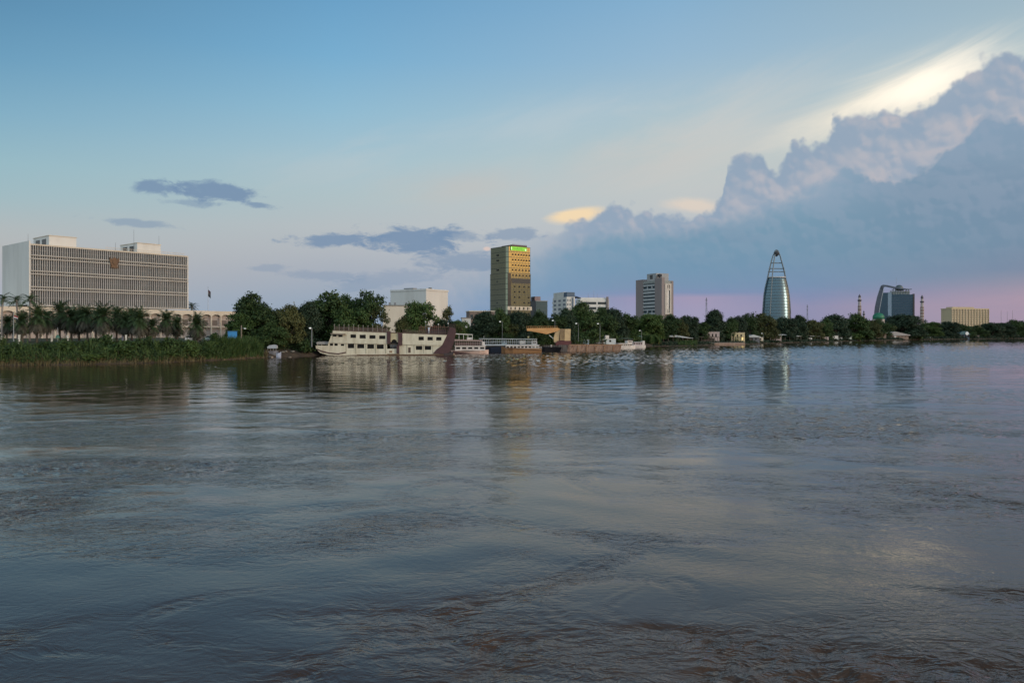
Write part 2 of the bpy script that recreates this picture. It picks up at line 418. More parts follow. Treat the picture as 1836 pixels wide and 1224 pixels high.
def vnoise(x, y, rng, scale, octs=3, gain=0.55):
    """smooth lattice noise in 0..1 at world points"""
    out = np.zeros_like(x); amp, tot = 1.0, 0.0
    for o in range(octs):
        T = rng.random((64, 64)); u = x/scale*2**o + rng.uniform(0, 64); v = y/scale*2**o + rng.uniform(0, 64)
        iu = np.floor(u).astype(int); iv = np.floor(v).astype(int); fu = u-iu; fv = v-iv
        fu = fu*fu*(3-2*fu); fv = fv*fv*(3-2*fv); g = lambda a, b: T[(iu+a) & 63, (iv+b) & 63]
        out += amp*((g(0, 0)*(1-fu)+g(1, 0)*fu)*(1-fv) + (g(0, 1)*(1-fu)+g(1, 1)*fu)*fv); tot += amp; amp *= gain
    return out/tot
def sstep(x, a, b): t = np.clip((x-a)/(b-a), 0, 1); return t*t*(3-2*t)
def build_water():
    m, n, b = base_mat('river_water')
    g = n.nodes.new('ShaderNodeNewGeometry'); p = X(n, g.outputs['Position'])
    at = n.nodes.new('ShaderNodeAttribute'); at.attribute_name = 'chop'; act = X(n, at.outputs['Fac'])
    w2 = noise(n, p, 0.35, 2, 0.5, out=1)
    pm_ = vmath(n, 'ADD', p, vmath(n, 'SCALE', vmath(n, 'SUBTRACT', w2, (.5, .5, .5)), 1.6))
    flow = vmath(n, 'MULTIPLY', pm_, (0.6, 1.0, 1.0))
    rip = noise(n, flow, 2.4, 2, 0.5, 0.5)
    rip2 = noise(n, flow, 5.5, 3, 0.6, 0.3)
    hgt = (1.0 - (rip-0.5).op('ABSOLUTE')*2.0)*(act*0.085+0.001) + rip2*(act*0.065+0.0015)
    bn = n.nodes.new('ShaderNodeBump'); bn.inputs['Strength'].default_value = 1.0; bn.inputs['Distance'].default_value = 1.0
    n.links.new(hgt.k, bn.inputs['Height']); n.links.new(bn.outputs[0], b.inputs['Normal'])
    silt = noise(n, vmath(n, 'MULTIPLY', p, (0.5, 1, 1)), 0.09, 4, 0.6)
    c = mixc(n, silt.step(0.35, 0.65), (0.048, 0.030, 0.022, 1), (0.074, 0.047, 0.033, 1))
    n.links.new(c.k, b.inputs['Base Color'])
    b.inputs['IOR'].default_value = 1.34; b.inputs['Roughness'].default_value = 0.04
    # one polar sheet, fine inside the view and coarse behind
    azf = np.radians(np.arange(-41, 41.01, 0.0645)); azc = np.radians(np.linspace(41, 319, 47))[1:-1]
    A = np.concatenate([azf, azc]); r = [0.0+3.0]
    while r[-1] < 30000:
        q = r[-1]; r.append(q + (0.6 if q < 10 else max(0.07, q*0.0052) if q < 100 else 0.52 if q < 300 else 0.52+(q-300)*0.004 if q < 760 else q*0.05))
    r = np.array(r); nr, na = len(r), len(A)
    RR, AA = np.meshgrid(r, A, indexing='ij'); x = RR*np.sin(AA); y = RR*np.cos(AA)
    rng = np.random.default_rng(21)
    near = 1-sstep(y, 40, 130)
    wx = (vnoise(x, y, rng, 16, 2)-0.5)*14; wy = (vnoise(x, y, rng, 16, 2)-0.5)*9
    pt = vnoise((x+wx)*0.5, y+wy, rng, 7.5, 5, 0.62)
    big = vnoise(x*0.35, y, rng, 42, 3)
    act_ = sstep(pt*0.75+big*0.35, 0.44, 0.64)
    chop = (0.17+0.83*act_)*(0.04+0.96*near*near)
    # boils: smooth lenses welling up, ringed by steep little waves
    damp = np.ones_like(x); ring = np.zeros_like(x)
    spots = [(640, 1000, 3.8), (300, 1160, 3.0), (900, 900, 5.0), (1060, 905, 6.0), (1290, 1060, 2.6), (1180, 1170, 2.2), (1620, 960, 4.5), (1500, 1090, 2.4), (420, 880, 7.0), (160, 960, 5.0), (760, 1180, 1.6), (1350, 880, 6.0), (1720, 1120, 2.4), (1150, 800, 9.0), (700, 820, 10.0), (200, 790, 12.0), (1560, 820, 10.0), (990, 1080, 2.5), (520, 1090, 2.4), (1800, 1000, 4.0)]
    bl = [(xat(u, H*F/(v-V0)), H*F/(v-V0), R) for u, v, R in spots]
    bl += [(rng.uniform(-0.62, 0.62)*q, q, rng.uniform(2.5, 7)*(0.6+q/70)) for q in rng.uniform(17, 110, 22)]
    for bx, by, R in bl:
        ex, ey = (x-bx)*0.72+wx*0.42, y-by+wy*0.42
        d = np.hypot(ex, ey); th = np.arctan2(ey, ex)
        arc = np.clip(0.25+0.75*np.cos(th-rng.uniform(0, 6.28)), 0, 1)
        damp *= 1-0.66*(1-sstep(d, R*0.62, R*0.98)); e = (d-R)/(0.07*R+0.22)
        env = np.exp(-e*e)*arc*near; lam = rng.uniform(0.38, 0.6)*(0.7+R*0.06)
        ring += env*(0.0035*np.cos((d-R)*2*np.pi/lam + 2.2*np.sin(th*3) + 11*(pt-0.5)) + 0.006*np.exp(-(e*2.2)**2))
        chop = np.maximum(chop, env*0.5)
    z = np.zeros_like(x); fade = 1-sstep(RR, 1000, 2600)
    for grp, (lo, hi, num, slope, spread) in enumerate(((2.2, 7.0, 26, 0.032, 0.55), (0.9, 2.4, 34, 0.050, 0.7), (0.9, 2.0, 26, 0.13, 0.9), (0.36, 0.95, 44, 0.13, 0.8))):
        h = np.zeros_like(x)
        for k in range(num):
            lam = lo*(hi/lo)**rng.random(); kk = 2*np.pi/lam; t = np.pi/2 + rng.normal(0, spread)
            h += (slope*math.sqrt(2.0/num)/kk)*np.sin(kk*(np.cos(t)*(x+wx*0.10) + np.sin(t)*(y+wy*0.10)) + rng.uniform(0, 6.28))
        z += h*((0.55+0.6*big)*(0.36+0.64*near) if grp == 0 else ((0.14+0.86*act_)*(0.34+0.66*near) + sstep(y, 135, 205)*(1.0+1.9*pt)) if grp == 1 else act_*near if grp == 2 else (0.16+1.05*act_)*(1-sstep(y, 34, 74)))*(1.0 if grp == 0 else damp)
    z = (z*(0.35+0.65*damp) + ring)*fade
    V = np.stack([x, y, z], -1).reshape(-1, 3); V = np.concatenate([V, [[0, 0, 0.0]]])
    i0 = (np.arange(nr-1)[:, None]*na + np.arange(na)[None, :]).ravel(); i1 = (np.arange(nr-1)[:, None]*na + (np.arange(na)[None, :]+1) % na).ravel()
    me = mesh_np('water', V, np.stack([i0, i0+na, i1+na, i1], 1), m, True)
    at_ = me.attributes.new('chop', 'FLOAT', 'POINT'); at_.data.foreach_set('value', np.concatenate([(np.clip(chop, 0, 1)*(0.15+0.85*damp)).ravel(), [0]]).astype(np.float32))
    tag(add('water', me), kind='structure')
build_water()
# ------------------------------------------------------------------ palettes
K = 2.35                                                     # photo tone -> paint colour under this light
def P(r, g, b, k=K):
    c = S(r, g, b); return tuple(min(0.82, v*k) for v in c[:3])
white = pm('white_render', (0.66,0.64,0.60), 0.8, (0.56,0.54,0.50), 0.15, streaky=True)
cream = pm('cream_render', (0.62,0.55,0.45), 0.8, (0.50,0.43,0.34), 0.12, streaky=True)
stone = pm('pale_stone_fin', (0.40,0.39,0.375), 0.85, (0.32,0.31,0.295), 0.2, streaky=True)
darkglass = pm('dark_window_glass', (0.035,0.042,0.045), 0.15, (0.02,0.025,0.03), spec=0.3)
recess = pm('recess_wall', (0.44,0.375,0.34), 0.9, (0.36,0.31,0.28), 0.2)
darkpaint = pm('dark_grey_paint', (0.035,0.035,0.04), 0.7)
greymetal = pm('grey_steel', (0.22,0.23,0.24), 0.5, metal=0.3)
palegrey = pm('pale_grey_metal', (0.45,0.46,0.47), 0.5)

# ------------------------------------------------------------------ government building, left
def palace():
    fr = Frame(52, 270, 50.0)
    L = fr.x(338); W = fr.y(4)
    top = fr.p(52, 436.6)[1]; bot = fr.p(52, 546)[1]
    t = fr.thing('government_building', 'long pale slab building with louvred front and brown crest, above an arcaded podium', 'building')
    wl = MB().box(0, 0.45, 0, W, bot, top+1.0)                       # blank side wall, a little proud of the roof
    wl.box(L-0.45, L, 0.0, W, bot, top); wl.box(0.45, L-0.45, W-0.4, W, bot, top)
    wl.box(0.45, L-0.45, 1.2, W-0.4, bot, bot+0.5)
    wl.build('wall', white, t)
    MB().box(0.45, L-0.45, 0.95, 1.18, bot+0.5, top-0.5).build('glazing', pm('brown_grey_blinds', (0.20,0.195,0.185), 0.5, (0.12,0.118,0.112), 0.35), t)
    MB().box(0.45, L-0.45, 0.0, W-0.4, top-0.45, top+0.05).build('roof', cream, t)
    bands = [(456.9, 462.9), (485, 490.5), (513.6, 519.0)]
    zs = [(fr.p(52, a)[1], fr.p(52, b)[1]) for a, b in bands]
    lev = [top-0.45] + [z for pr in zs for z in pr] + [bot+0.75]
    for a, b in zs:
        for z in (a, b):
            MB().box(0.45, L-0.45, -0.22, 0.9, z-0.16, z+0.16).build('ledge', pm('dull_cream_ledge', (0.49,0.465,0.425), 0.8), t)
    MB().box(-0.2, L+0.3, -0.5, 1.2, bot-0.45, bot+0.0).build('ledge', pm('dull_cream_ledge', (0.49,0.465,0.425), 0.8), t)
    rng = random.Random(3)
    nf = 78
    for i in range(4):
        zt = lev[0] if i == 0 else lev[2*i] - 0.16
        zb = lev[2*i+1] + 0.16 if i < 3 else bot
        m = MB()
        for k in range(nf):
            x = 0.6 + (L-1.2)*k/(nf-1)
            m.box(x-0.14, x+0.14, 0.02, 0.62, zb, zt)
        zz = (zb+zt)/2
        m.box(0.5, L-0.5, 0.64, 0.72, zz-0.12, zz+0.12)
        m.build('louvre_screen', stone, t)
        # narrow strip between the paired ledges
    for a, b in zs:
        m = MB()
        for k in range(nf):
            x = 0.6 + (L-1.2)*k/(nf-1); m.box(x-0.14, x+0.14, 0.1, 0.6, b+0.16, a-0.16)
        m.build('louvre_screen', stone, t)
    # crest
    cx, cz = fr.p(205, 470, -0.3); s = 0.17
    bro = pm('bronze_crest', (0.15,0.085,0.045), 0.6, (0.09,0.05,0.03), 1.5)
    m = MB()
    m.prism([(cx-7*s, cz+7*s), (cx-10*s, cz+10*s), (cx-10.5*s, cz+4*s), (cx-8*s, cz-4*s), (cx-6*s, cz-9*s), (cx-3*s, cz-11*s), (cx+2*s, cz-11.5*s), (cx+6*s, cz-9*s), (cx+8*s, cz-3*s), (cx+10.5*s, cz+5*s), (cx+10*s, cz+10.5*s), (cx+6.5*s, cz+7*s), (cx+3*s, cz+8.5*s), (cx+1*s, cz+11*s), (cx-2*s, cz+9*s)], -0.5, -0.05)
    m.prism([(cx-4*s, cz+4*s), (cx+4*s, cz+4*s), (cx+4*s, cz-2*s), (cx, cz-6.5*s), (cx-4*s, cz-2*s)], -0.68, -0.48)
    m.prism([(cx-8*s, cz-9.5*s), (cx+8*s, cz-9.5*s), (cx+9*s, cz-12*s), (cx, cz-13.5*s), (cx-9*s, cz-12*s)], -0.6, -0.1)
    m.build('crest', bro, t)
    # roof houses
    for (ua, ub, uc, va, yy, dep) in ((60, 88, 137, 422.5, 7.0, 9.0), (216, 246, 288, 435.8, 6.0, 6.0)):
        x0 = fr.x(ub, yy); x1 = fr.x(uc, yy); zt = fr.p(ub, va, yy)[1]
        ln = fr.y(ua, x0) - yy
        h = MB().box(x0, x1, yy, yy+ln, top+0.05, zt).build('roof_house', white, t)
        MB().box(x0-0.2, x1+0.2, yy-0.2, yy+ln+0.2, zt, zt+0.25).build('cornice', cream, h)
        for f0, f1 in ((0.18, 0.45), (0.58, 0.85)):
            MB().box(x0-0.05, x0-0.002, yy+ln*f0, yy+ln*f1, top+1.0, zt-0.9).build('window', darkglass, h)
    for u, yy, h in ((44, 10, 3.0), (285, 8, 6.5), (240, 8, 8.0), (207, 2, 1.6)):
        x = fr.x(max(u, 54), yy) if u > 52 else 3.0
        MB().path([(x, yy, top), (x, yy, top+1.5+h)], [0.07, 0.04], 6).build('antenna', greymetal, t)
    m = MB()
    for k in range(48):
        x = L*(0.45+0.53*k/48); m.box(x-0.03, x+0.03, 0.9, 0.96, top+0.05, top+0.95)
    m.box(L*0.45, L*0.98, 0.88, 0.98, top+0.9, top+1.0); m.build('railing', cream, t)
    # podium: fascia with shallow arches on slim columns
    xa, xb = -34.0, fr.x(446, -1.0); zt = fr.p(385, 557.5, -1.0)[1]; bay = 4.2
    n = int((xb-xa)/bay); xb = xa + n*bay
    pts = [(xa, zt)]; zc, zl = zt-1.5, zt-2.15
    low = []
    for i in range(n):
        x0 = xa+i*bay
        for k in range(0, 9):
            q = k/8; low.append((x0+0.22+(bay-0.44)*q, zl + (zc-zl)*min(1.0, 1.15*math.sin(PI*q)**0.8)))
    m = MB(); prev = None
    allp = [(xa, zl)] + low + [(xb, zl)]
    for (x0, z0), (x1, z1) in zip(allp, allp[1:]):
        if x1-x0 > 1e-6: m.prism([(x0, z0), (x1, z1), (x1, zt), (x0, zt)], -1.0, -0.55)
    m.build('fascia', cream, t)
    MB().box(xa, xb, -0.55, W, zt-0.5, zt-0.08).build('podium_roof', cream, t)
    MB().box(xa, xb, 0.6, 1.0, 2.0, zt-0.5).build('podium_wall', recess, t)
    MB().box(xa, xb, -0.5, 0.6, 9.2, 9.7).build('gallery_floor', cream, t)
    for i in range(n+1):
        x = xa+i*bay; MB().box(x-0.24, x+0.24, -0.98, -0.5, 2.0, zl).build('column', cream, t)
    for i in range(n):
        x = xa+i*bay
        MB().box(x+0.8, x+bay-0.8, 0.55, 0.598, 10.2, 12.3).build('window', pm('brown_blind', (0.17,0.14,0.125), 0.7), t)
palace()

# ------------------------------------------------------------------ a plain block with two visible faces
def win_rows(fr, t, mat, u0, u1, vs, face='x', n=8, frac=0.6, proud=0.03, depth=None, off=0.0):
    pass
def block(name, label, u, Y, th, ul, ur, vtop, mat, cat='building', zb=2.0, group=None):
    fr = Frame(u, Y, th); L = fr.x(ur); W = fr.y(ul); zt = fr.p(u, vtop)[1]
    t = fr.thing(name, label, cat, group)
    MB().box(0, L, 0, W, zb, zt).build('wall', mat, t)
    return fr, t, L, W, zt
def grid(t, fr, L, W, z0, z1, nx, nz, mat, fx=0.6, fz=0.55, side='x', name='window', d=0.06, lo=0.0, hi=1.0):
    """windows, one mesh each, on the right (x) or left (y) face"""
    for i in range(nx):
        for k in range(nz):
            span = (L if side == 'x' else W)*(hi-lo); s0 = (L if side == 'x' else W)*lo
            a = s0 + span*(i+0.5-fx/2)/nx; b = s0 + span*(i+0.5+fx/2)/nx
            za = z0+(z1-z0)*(k+0.5-fz/2)/nz; zb = z0+(z1-z0)*(k+0.5+fz/2)/nz
            m = MB()
            if side == 'x': m.box(a, b, -d, -0.003, za, zb)
            else: m.box(-d, -0.003, a, b, za, zb)
            m.build(name, mat, t)

# white windowless hall with a lower wing
fr, t, L, W, zt = block('white_hall', 'windowless white cube hall with a lower cream wing behind the riverside trees', 764, 345, 57, 700, 803, 518.5, white)
MB().box(-0.25, L+0.25, -0.25, 0.0, zt-0.5, zt+0.25).box(-0.25, 0.0, 0.0, W, zt-0.5, zt+0.25).box(0.0, L+0.25, 0.0, W, zt, zt+0.3).build('cornice', white, t)
MB().box(L*0.35, L*0.42, 2, 3.2, zt+0.3, zt+1.1).build('roof_vent', greymetal, t)
MB().box(2, 5, W*0.45, W*0.7, zt+0.3, zt+1.0).build('roof_vent', greymetal, t)
f2 = Frame(687, 325, 8)
b = f2.thing('cream_wing', 'plain cream wall of the low wing in front of the windowless cube', 'building')
Lw = f2.x(758); zw = f2.p(690, 548)[1]
MB().box(0, Lw, 0, 7, 2, zw).build('wall', cream, b)
MB().box(-0.3, Lw+0.3, -0.3, 7.3, zw, zw+0.35).build('roof', pm('roof_felt', (0.2,0.19,0.18), 0.9), b)
for k, x in enumerate((2.2, 4.4, 9.0)): MB().box(x, x+0.9, 2.5, 3.4, zw+0.35, zw+1.5).build('roof_vent', greymetal, b)

# ------------------------------------------------------------------ gold glass tower
def gold_tower():
    Y = 540; th = 36.0
    fr = Frame(909, Y, th)
    L = fr.x(953); W = fr.y(878); zt = fr.p(909, 441)[1]
    goldglass = glass('bronze_gold_glass', (0.175,0.19,0.135), 0.07, 1.0, 0.0015, 0.35)
    t = fr.thing('glass_office_tower', 'tall gold and green glass office tower with a bright green sign near its top', 'building')
    nst = 17; z0 = 4.0; h = (zt-z0)/nst
    # stepped plan: the upper storeys are set back on the left corner and chamfered
    zm = z0 + h*12
    def plan(grow, ch):
        g = grow
        return [(ch, -g), (L-1.5, -g), (L+g, 1.5), (L+g, W-1.5), (L-1.5, W+g), (1.5, W+g), (-g, W-1.5), (-g, ch)]
    MB().prismz(plan(0.5, 0.9), 2, zm).build('lower_glazing', goldglass, t)
    MB().prismz(plan(0.0, 1.6), zm, zt).build('upper_glazing', goldglass, t)
    mul = pm('bronze_mullion', (0.07,0.075,0.06), 0.5, metal=0.3)
    for k in range(nst+1):
        z = z0+h*k; g = 0.56 if z <= zm+0.01 else 0.06; c = 0.9 if z <= zm+0.01 else 1.6
        MB().prismz(plan(g, c), z-0.16, z+0.16).build('floor_band', mul, t)
    # dark vertical recess at the corner of the lower part and the dark plant storey
    MB().box(0.3, L*0.135, -0.72, -0.4, z0, zm-0.2).build('corner_strip', darkglass, t)
    z = z0+h*10.2
    MB().box(L*0.16, L*0.92, -0.66, -0.45, z-0.2, z+h*0.8).build('plant_louvres', pm('louvre_dark', (0.05,0.05,0.05), 0.6, bump=0.3), t)
    # vents that stand open: rows on the gold face
    for row, nn, f0 in [(15, 7, 0.18), (14, 7, 0.18), (13, 7, 0.18), (12.1, 6, 0.16), (11.1, 6, 0.16)] + [(r, 4, 0.2) for r in (9, 8, 7, 6, 5, 4, 3, 2)]:
        z = z0+h*(row+0.55)
        g = 0.0 if z > zm else 0.5
        for i in range(nn):
            x = L*(f0 + (0.97-f0)*(i+0.5)/nn)
            if row < 10 and (i*7+row*3) % 5 == 0: continue
            m = MB().prismx([(-g-0.75, z-0.55), (-g-0.04, z+0.55), (-g-0.01, z-0.45)], x-0.42, x+0.42)
            m.build('window', darkpaint, t)
    for r in (15, 14, 12.2, 10, 6, 5): 
        z = z0+h*(r+0.5); MB().box(-0.62, -0.02, W*0.5, W*0.5+1.3, z-0.5, z+0.5).build('window', darkpaint, t)
    m = MB()
    for i in range(1, 16):
        x = L*i/16; m.box(x-0.07, x+0.07, -0.09, -0.01, zm, zt); m.box(x-0.07, x+0.07, -0.58, -0.51, z0, zm)
        y = W*i/16; m.box(-0.09, -0.01, y-0.04, y+0.04, zm, zt); m.box(-0.6, -0.52, y-0.04, y+0.04, z0, zm)
    m.build('mullion', mul, t)
    # cream podium band and crown
    MB().box(L*0.0, L*0.98, -1.0, -0.51, fr.p(930, 556)[1], fr.p(930, 549.5)[1]).build('podium_band', cream, t)
    for i in range(5):
        x = L*(0.1+0.17*i); z = fr.p(930, 553)[1]; MB().box(x, x+1.1, -1.06, -0.98, z-0.9, z+0.9).build('window', darkglass, t)
    MB().prismz([(L*.28, 2.5), (L*.9, 2.5), (L*.9, W*.7), (L*.28, W*.7)], zt, zt+1.6).build('roof_house', pm('maroon_cladding', (0.10,0.055,0.045), 0.6), t)
    m = MB()
    for i in range(14): m.box(L*(.3+.6*i/14), L*(.3+.6*i/14)+0.12, 2.3, 2.42, zt+1.6, zt+2.3)
    m.build('railing', mul, t)
    xa, xb = fr.x(916, -0.4), fr.x(944, -0.4); za, zb = fr.p(930, 449.8)[1], fr.p(930, 443.0)[1]
    green = pm('lit_green_sign', (0.14,0.50,0.03), 0.5, (0.11,0.44,0.02), 0.5, emit=(0.30,0.60,0.04,0.45))
    sg = MB().box(xa, xb, -0.6, -0.15, za, zb).build('sign', green, t); sg['label'] = 'glowing green rooftop sign with pale marks'
    wm = pm('lit_white_mark', (0.6,0.8,0.5), 0.5, emit=(0.60,0.95,0.42,0.7))
    hh = zb-za; w = xb-xa
    lg = MB()
    lg.box(xa+0.1, xa+0.55, -0.66, -0.6, za+0.3, zb-0.2); lg.box(xb-1.5, xb-0.35, -0.66, -0.6, za+0.25, zb-1.2); lg.build('logo_mark', wm, sg)
    dg = pm('dark_green_letter', (0.03,0.28,0.02), 0.5, emit=(0.03,0.30,0.01,0.5)); m = MB()
    for i in range(8):
        x = xa+w*(0.16+0.078*i); m.box(x, x+0.36, -0.66, -0.6, za+hh*0.42, za+hh*(0.66 if i % 3 else 0.78))
        m.box(x, x+0.62, -0.66, -0.6, za+hh*0.36, za+hh*0.42)
        if i < 7: m.box(x+0.62, x+w*0.078, -0.655, -0.6, za+hh*0.37, za+hh*0.41)
    m.build('lettering', dg, sg)
gold_tower()

fr, t, L, W, zt = block('dark_office_block', 'low dark teal block right beside the gold glass tower', 961, 560, 20, 950, 981.5, 540, pm('teal_dark_glass', (0.045,0.085,0.095), 0.3, spec=0.25))
m = MB()
for k in range(1, 8): m.box(-0.1, L+0.1, -0.15, -0.02, 4+(zt-4)*k/8-0.2, 4+(zt-4)*k/8+0.2)
m.build('floor_band', pm('teal_spandrel', (0.07,0.10,0.11), 0.6), t)
MB().box(-0.2, L+0.2, -0.2, W, zt, zt+0.5).build('roof', greymetal, t)
MB().box(0.5, 5, W*0.3, W*0.9, zt+0.5, zt+3.6).build('roof_house', pm('pinkish_render', (0.30,0.22,0.22), 0.8), t)

# brown low house and white house behind the steamer
fr, t, L, W, zt = block('brown_flat_house', 'low brown flat-roofed house left of the gold tower', 842, 420, 12, 836, 887, 558.5, pm('brown_render', (0.20,0.15,0.125), 0.9, (0.15,0.11,0.095)))
MB().box(-0.3, L+0.3, -0.3, W+0.3, zt, zt+0.5).build('roof', cream, t)
grid(t, fr, L, W, 9, zt-0.6, 6, 2, darkglass)
fr, t, L, W, zt = block('small_white_house', 'small white house front peeping out of trees above the steamer stern', 829, 400, 6, 827, 844, 570, white)
MB().box(-0.4, L+0.4, -0.4, W+0.4, zt, zt+0.3).build('roof', pm('roof_tin', (0.30,0.26,0.24), 0.6), t)
grid(t, fr, L, W, 5, zt-0.4, 2, 1, darkglass, 0.4, 0.4)

# white block with dark blue crown, and long white block
fr, t, L, W, zt = block('white_apartment_block', 'white mid-rise block with a dark blue roof screen behind trees', 1016, 600, 20, 991, 1031, 532, white)
x0 = fr.x(1010, 1.0) if False else 0.4
zc = fr.p(1016, 523.5)[1]
MB().box(0.3, L*0.98, 0.3, W*0.22, zt, zc).build('roof_screen', pm('deep_blue_panel', (0.035,0.085,0.15), 0.4), t)
MB().box(0.5, L*0.9, W*0.25, W-0.4, zt, zc+0.4).build('roof_house', white, t)
MB().lathe(L*0.5, W*0.1, [(0.1, zt), (4.6, zt+0.2), (4.8, zt+0.6), (2.0, zt+1.6), (0.2, zt+2.0)], 20).build('rotunda_roof', pm('dark_blue_roof', (0.05,0.06,0.10), 0.5), t).location = (L*0.75, 1.5, -1.0)
MB().box(L*0.62, L*0.80, -0.5, -0.01, 4, zt-0.5).build('stair_glazing', pm('blue_strip', (0.06,0.11,0.17), 0.4), t)
grid(t, fr, L, W, 8, zt-1, 3, 8, pm('blue_grey_window', (0.10,0.13,0.16), 0.3), 0.5, 0.5, 'y')
grid(t, fr, L, W, 8, zt-1, 2, 8, pm('blue_grey_window', (0.10,0.13,0.16), 0.3), 0.5, 0.5, 'x', hi=0.55)
for k in range(8):
    z = 8+(zt-9)*k/8; MB().box(0.5, 4.5, W, W+2.6, z, z+0.9).build('balcony', white, t)
fr, t, L, W, zt = block('long_white_block', 'long white flat-roofed block with dark window bands between two towers', 1041, 640, 10, 1032, 1092, 536, white)
MB().box(L*0.02, L*0.98, 1, W*0.8, zt, zt+1.2).build('roof', white, t)
for k in range(4):
    z = zt-3.2-4.2*k; MB().box(0.6, L*0.55, -0.12, -0.003, z-1.1, z+0.9).build('window_band', darkglass, t)
    MB().box(L*0.6, L*0.97, -0.12, -0.003, z-1.1, z+0.9).build('window_band', darkglass, t)
MB().box(L*0.90, L*0.97, -0.9, -0.13, 4, zt+2.0).build('stair_tower', pm('brown_grey_render', (0.22,0.19,0.18), 0.8), t)
for x, h in ((L*.3, 4), (L*.5, 6), (L*.62, 3.5)): MB().path([(x, 3, zt+1.2), (x, 3, zt+1.2+h)], [0.12, 0.06], 6).build('antenna', greymetal, t)

# ------------------------------------------------------------------ brown tower with striped bays
def brown_tower():
    fr = Frame(1186.5, 450, 24.0)
    L = fr.x(1207.5); W = fr.y(1140)
    zt = fr.p(1186.5, 497.3)[1]; zr = zt-1.3
    tan = pm('tan_brown_cladding', (0.27,0.225,0.215), 0.85, (0.22,0.185,0.18), 0.1, streaky=True)
    pale = pm('pale_spandrel', (0.42,0.43,0.43), 0.6)
    t = fr.thing('striped_office_tower', 'brown office tower with pale striped window bays standing over the trees', 'building')
    yb0, yb1 = fr.y(1174), fr.y(1152.5)                       # bay between the piers of the left face
    MB().box(0.8, L-0.8, 0.8, W-0.8, 2, zr-1.5).build('core', pm('core_render', (0.25,0.23,0.22), 0.8), t)
    MB().box(0, L*0.25, 0, yb0, 2, zt).box(0, 5.5, yb1, W, 2, zt).box(L*0.82, L, 0, 3, 2, zr-0.6).box(5.5, L, W-0.8, W, 2, zr-1.0).build('pier', tan, t)
    MB().box(0.3, L*0.82, yb0, yb1, zr-1.5, zr).box(L*0.25, L, 0.3, 3.0, zr-2.0, zr-0.4).build('parapet', pm('greenish_parapet', (0.30,0.31,0.29), 0.8), t)
    # left-face bay
    vs = [(504.5, 509), (512, 516.5), (520, 521.8), (525.5, 528.3), (531.7, 534.6), (538, 540.8), (544.5, 547), (550.8, 553.5), (556, 560.5), (563.5, 566)]
    for a, b in vs:
        za, zb = zat(b, 456), zat(a, 456)
        MB().box(0.70, 0.79, yb0, yb1, za, zb).build('window_band', pm('teal_window', (0.02,0.045,0.06), 0.25, spec=0.25), t)
    for (a, b) in [(509, 512), (516.5, 520)] + [(vs[i][1], vs[i+1][0]) for i in range(2, 9)]:
        za, zb = zat(b, 456), zat(a, 456)
        MB().box(0.22, 0.78, yb0, yb1, za, zb).build('spandrel', pale, t)
    for q in (0.28, 0.66):
        for a, b in (vs[1], vs[8]):
            y = yb0+(yb1-yb0)*q; MB().box(0.30, 0.69, y-0.4, y+0.4, zat(b, 456), zat(a, 456)).build('mullion', pale, t)
    # right-face white frame with dark glass
    wf = pm('cream_frame', (0.56,0.51,0.45), 0.8)
    xa, xb = L*0.27, L*0.80
    za, zb = zat(563.5, 453), zat(508.5, 453)
    MB().box(xa, xa+1.6, -0.3, 0.79, za, zb).box(xb-1.0, xb, -0.3, 0.79, za, zb).box(xa+1.6, xb-1.0, -0.28, 0.79, za, za+0.9).box(xa+1.6, xb-1.0, -0.28, 0.79, zb-0.9, zb).box(xa+1.6, xb-1.0, -0.28, 0.79, zat(520.5,453), zat(517.5,453)).build('frame', wf, t)
    MB().box(xa+1.6, xb-1.0, 0.3, 0.6, za+0.9, zat(520.5,453)).build('glazing', glass('slate_glass', (0.07,0.08,0.095), 0.25, 0.2), t)
    MB().box(xa+1.6, xb-1.0, 0.35, 0.6, zat(517.5,453), zb-0.9).build('window', darkglass, t)
    for q in (0.6, ): x = xa+1.6+(xb-xa-2.6)*q; MB().box(x-.3, x+.3, 0.0, 0.3, za+0.9, za+3.0).box(x-.3, x+.3, 0.0, 0.34, zat(517.5,453), zb-0.9).build('mullion', wf, t)
    MB().box(xa, xb, 0.5, 0.78, zat(508.4,453), zat(505.2,453)).build('window_band', darkglass, t)
    # penthouse
    zp = zat(489.5, 460)
    y0, y1 = fr.y(1176, 3.0), fr.y(1160, 3.0)
    h = MB().box(3, 12, y0, y1, zr, zp).build('roof_house', pm('pale_grey_render', (0.36,0.36,0.36), 0.8), t)
    MB().box(2.9, 2.998, y0+(y1-y0)*.35, y0+(y1-y0)*.65, zr+1.2, zp-0.8).build('window', darkglass, h)
    yt = fr.y(1180, 3.0); MB().lathe(4, yt, [(0.2, zr), (0.3, zr+2), (1.3, zr+2.2), (1.4, zr+3.6), (0.4, zr+4.0)], 12).build('water_tank', darkpaint, t)
    m = MB()
    for k in range(24): y = W*k/24; m.box(0.3, 0.36, y, y+0.06, zr, zr+1.1)
    m.build('railing', palegrey, t)
brown_tower()

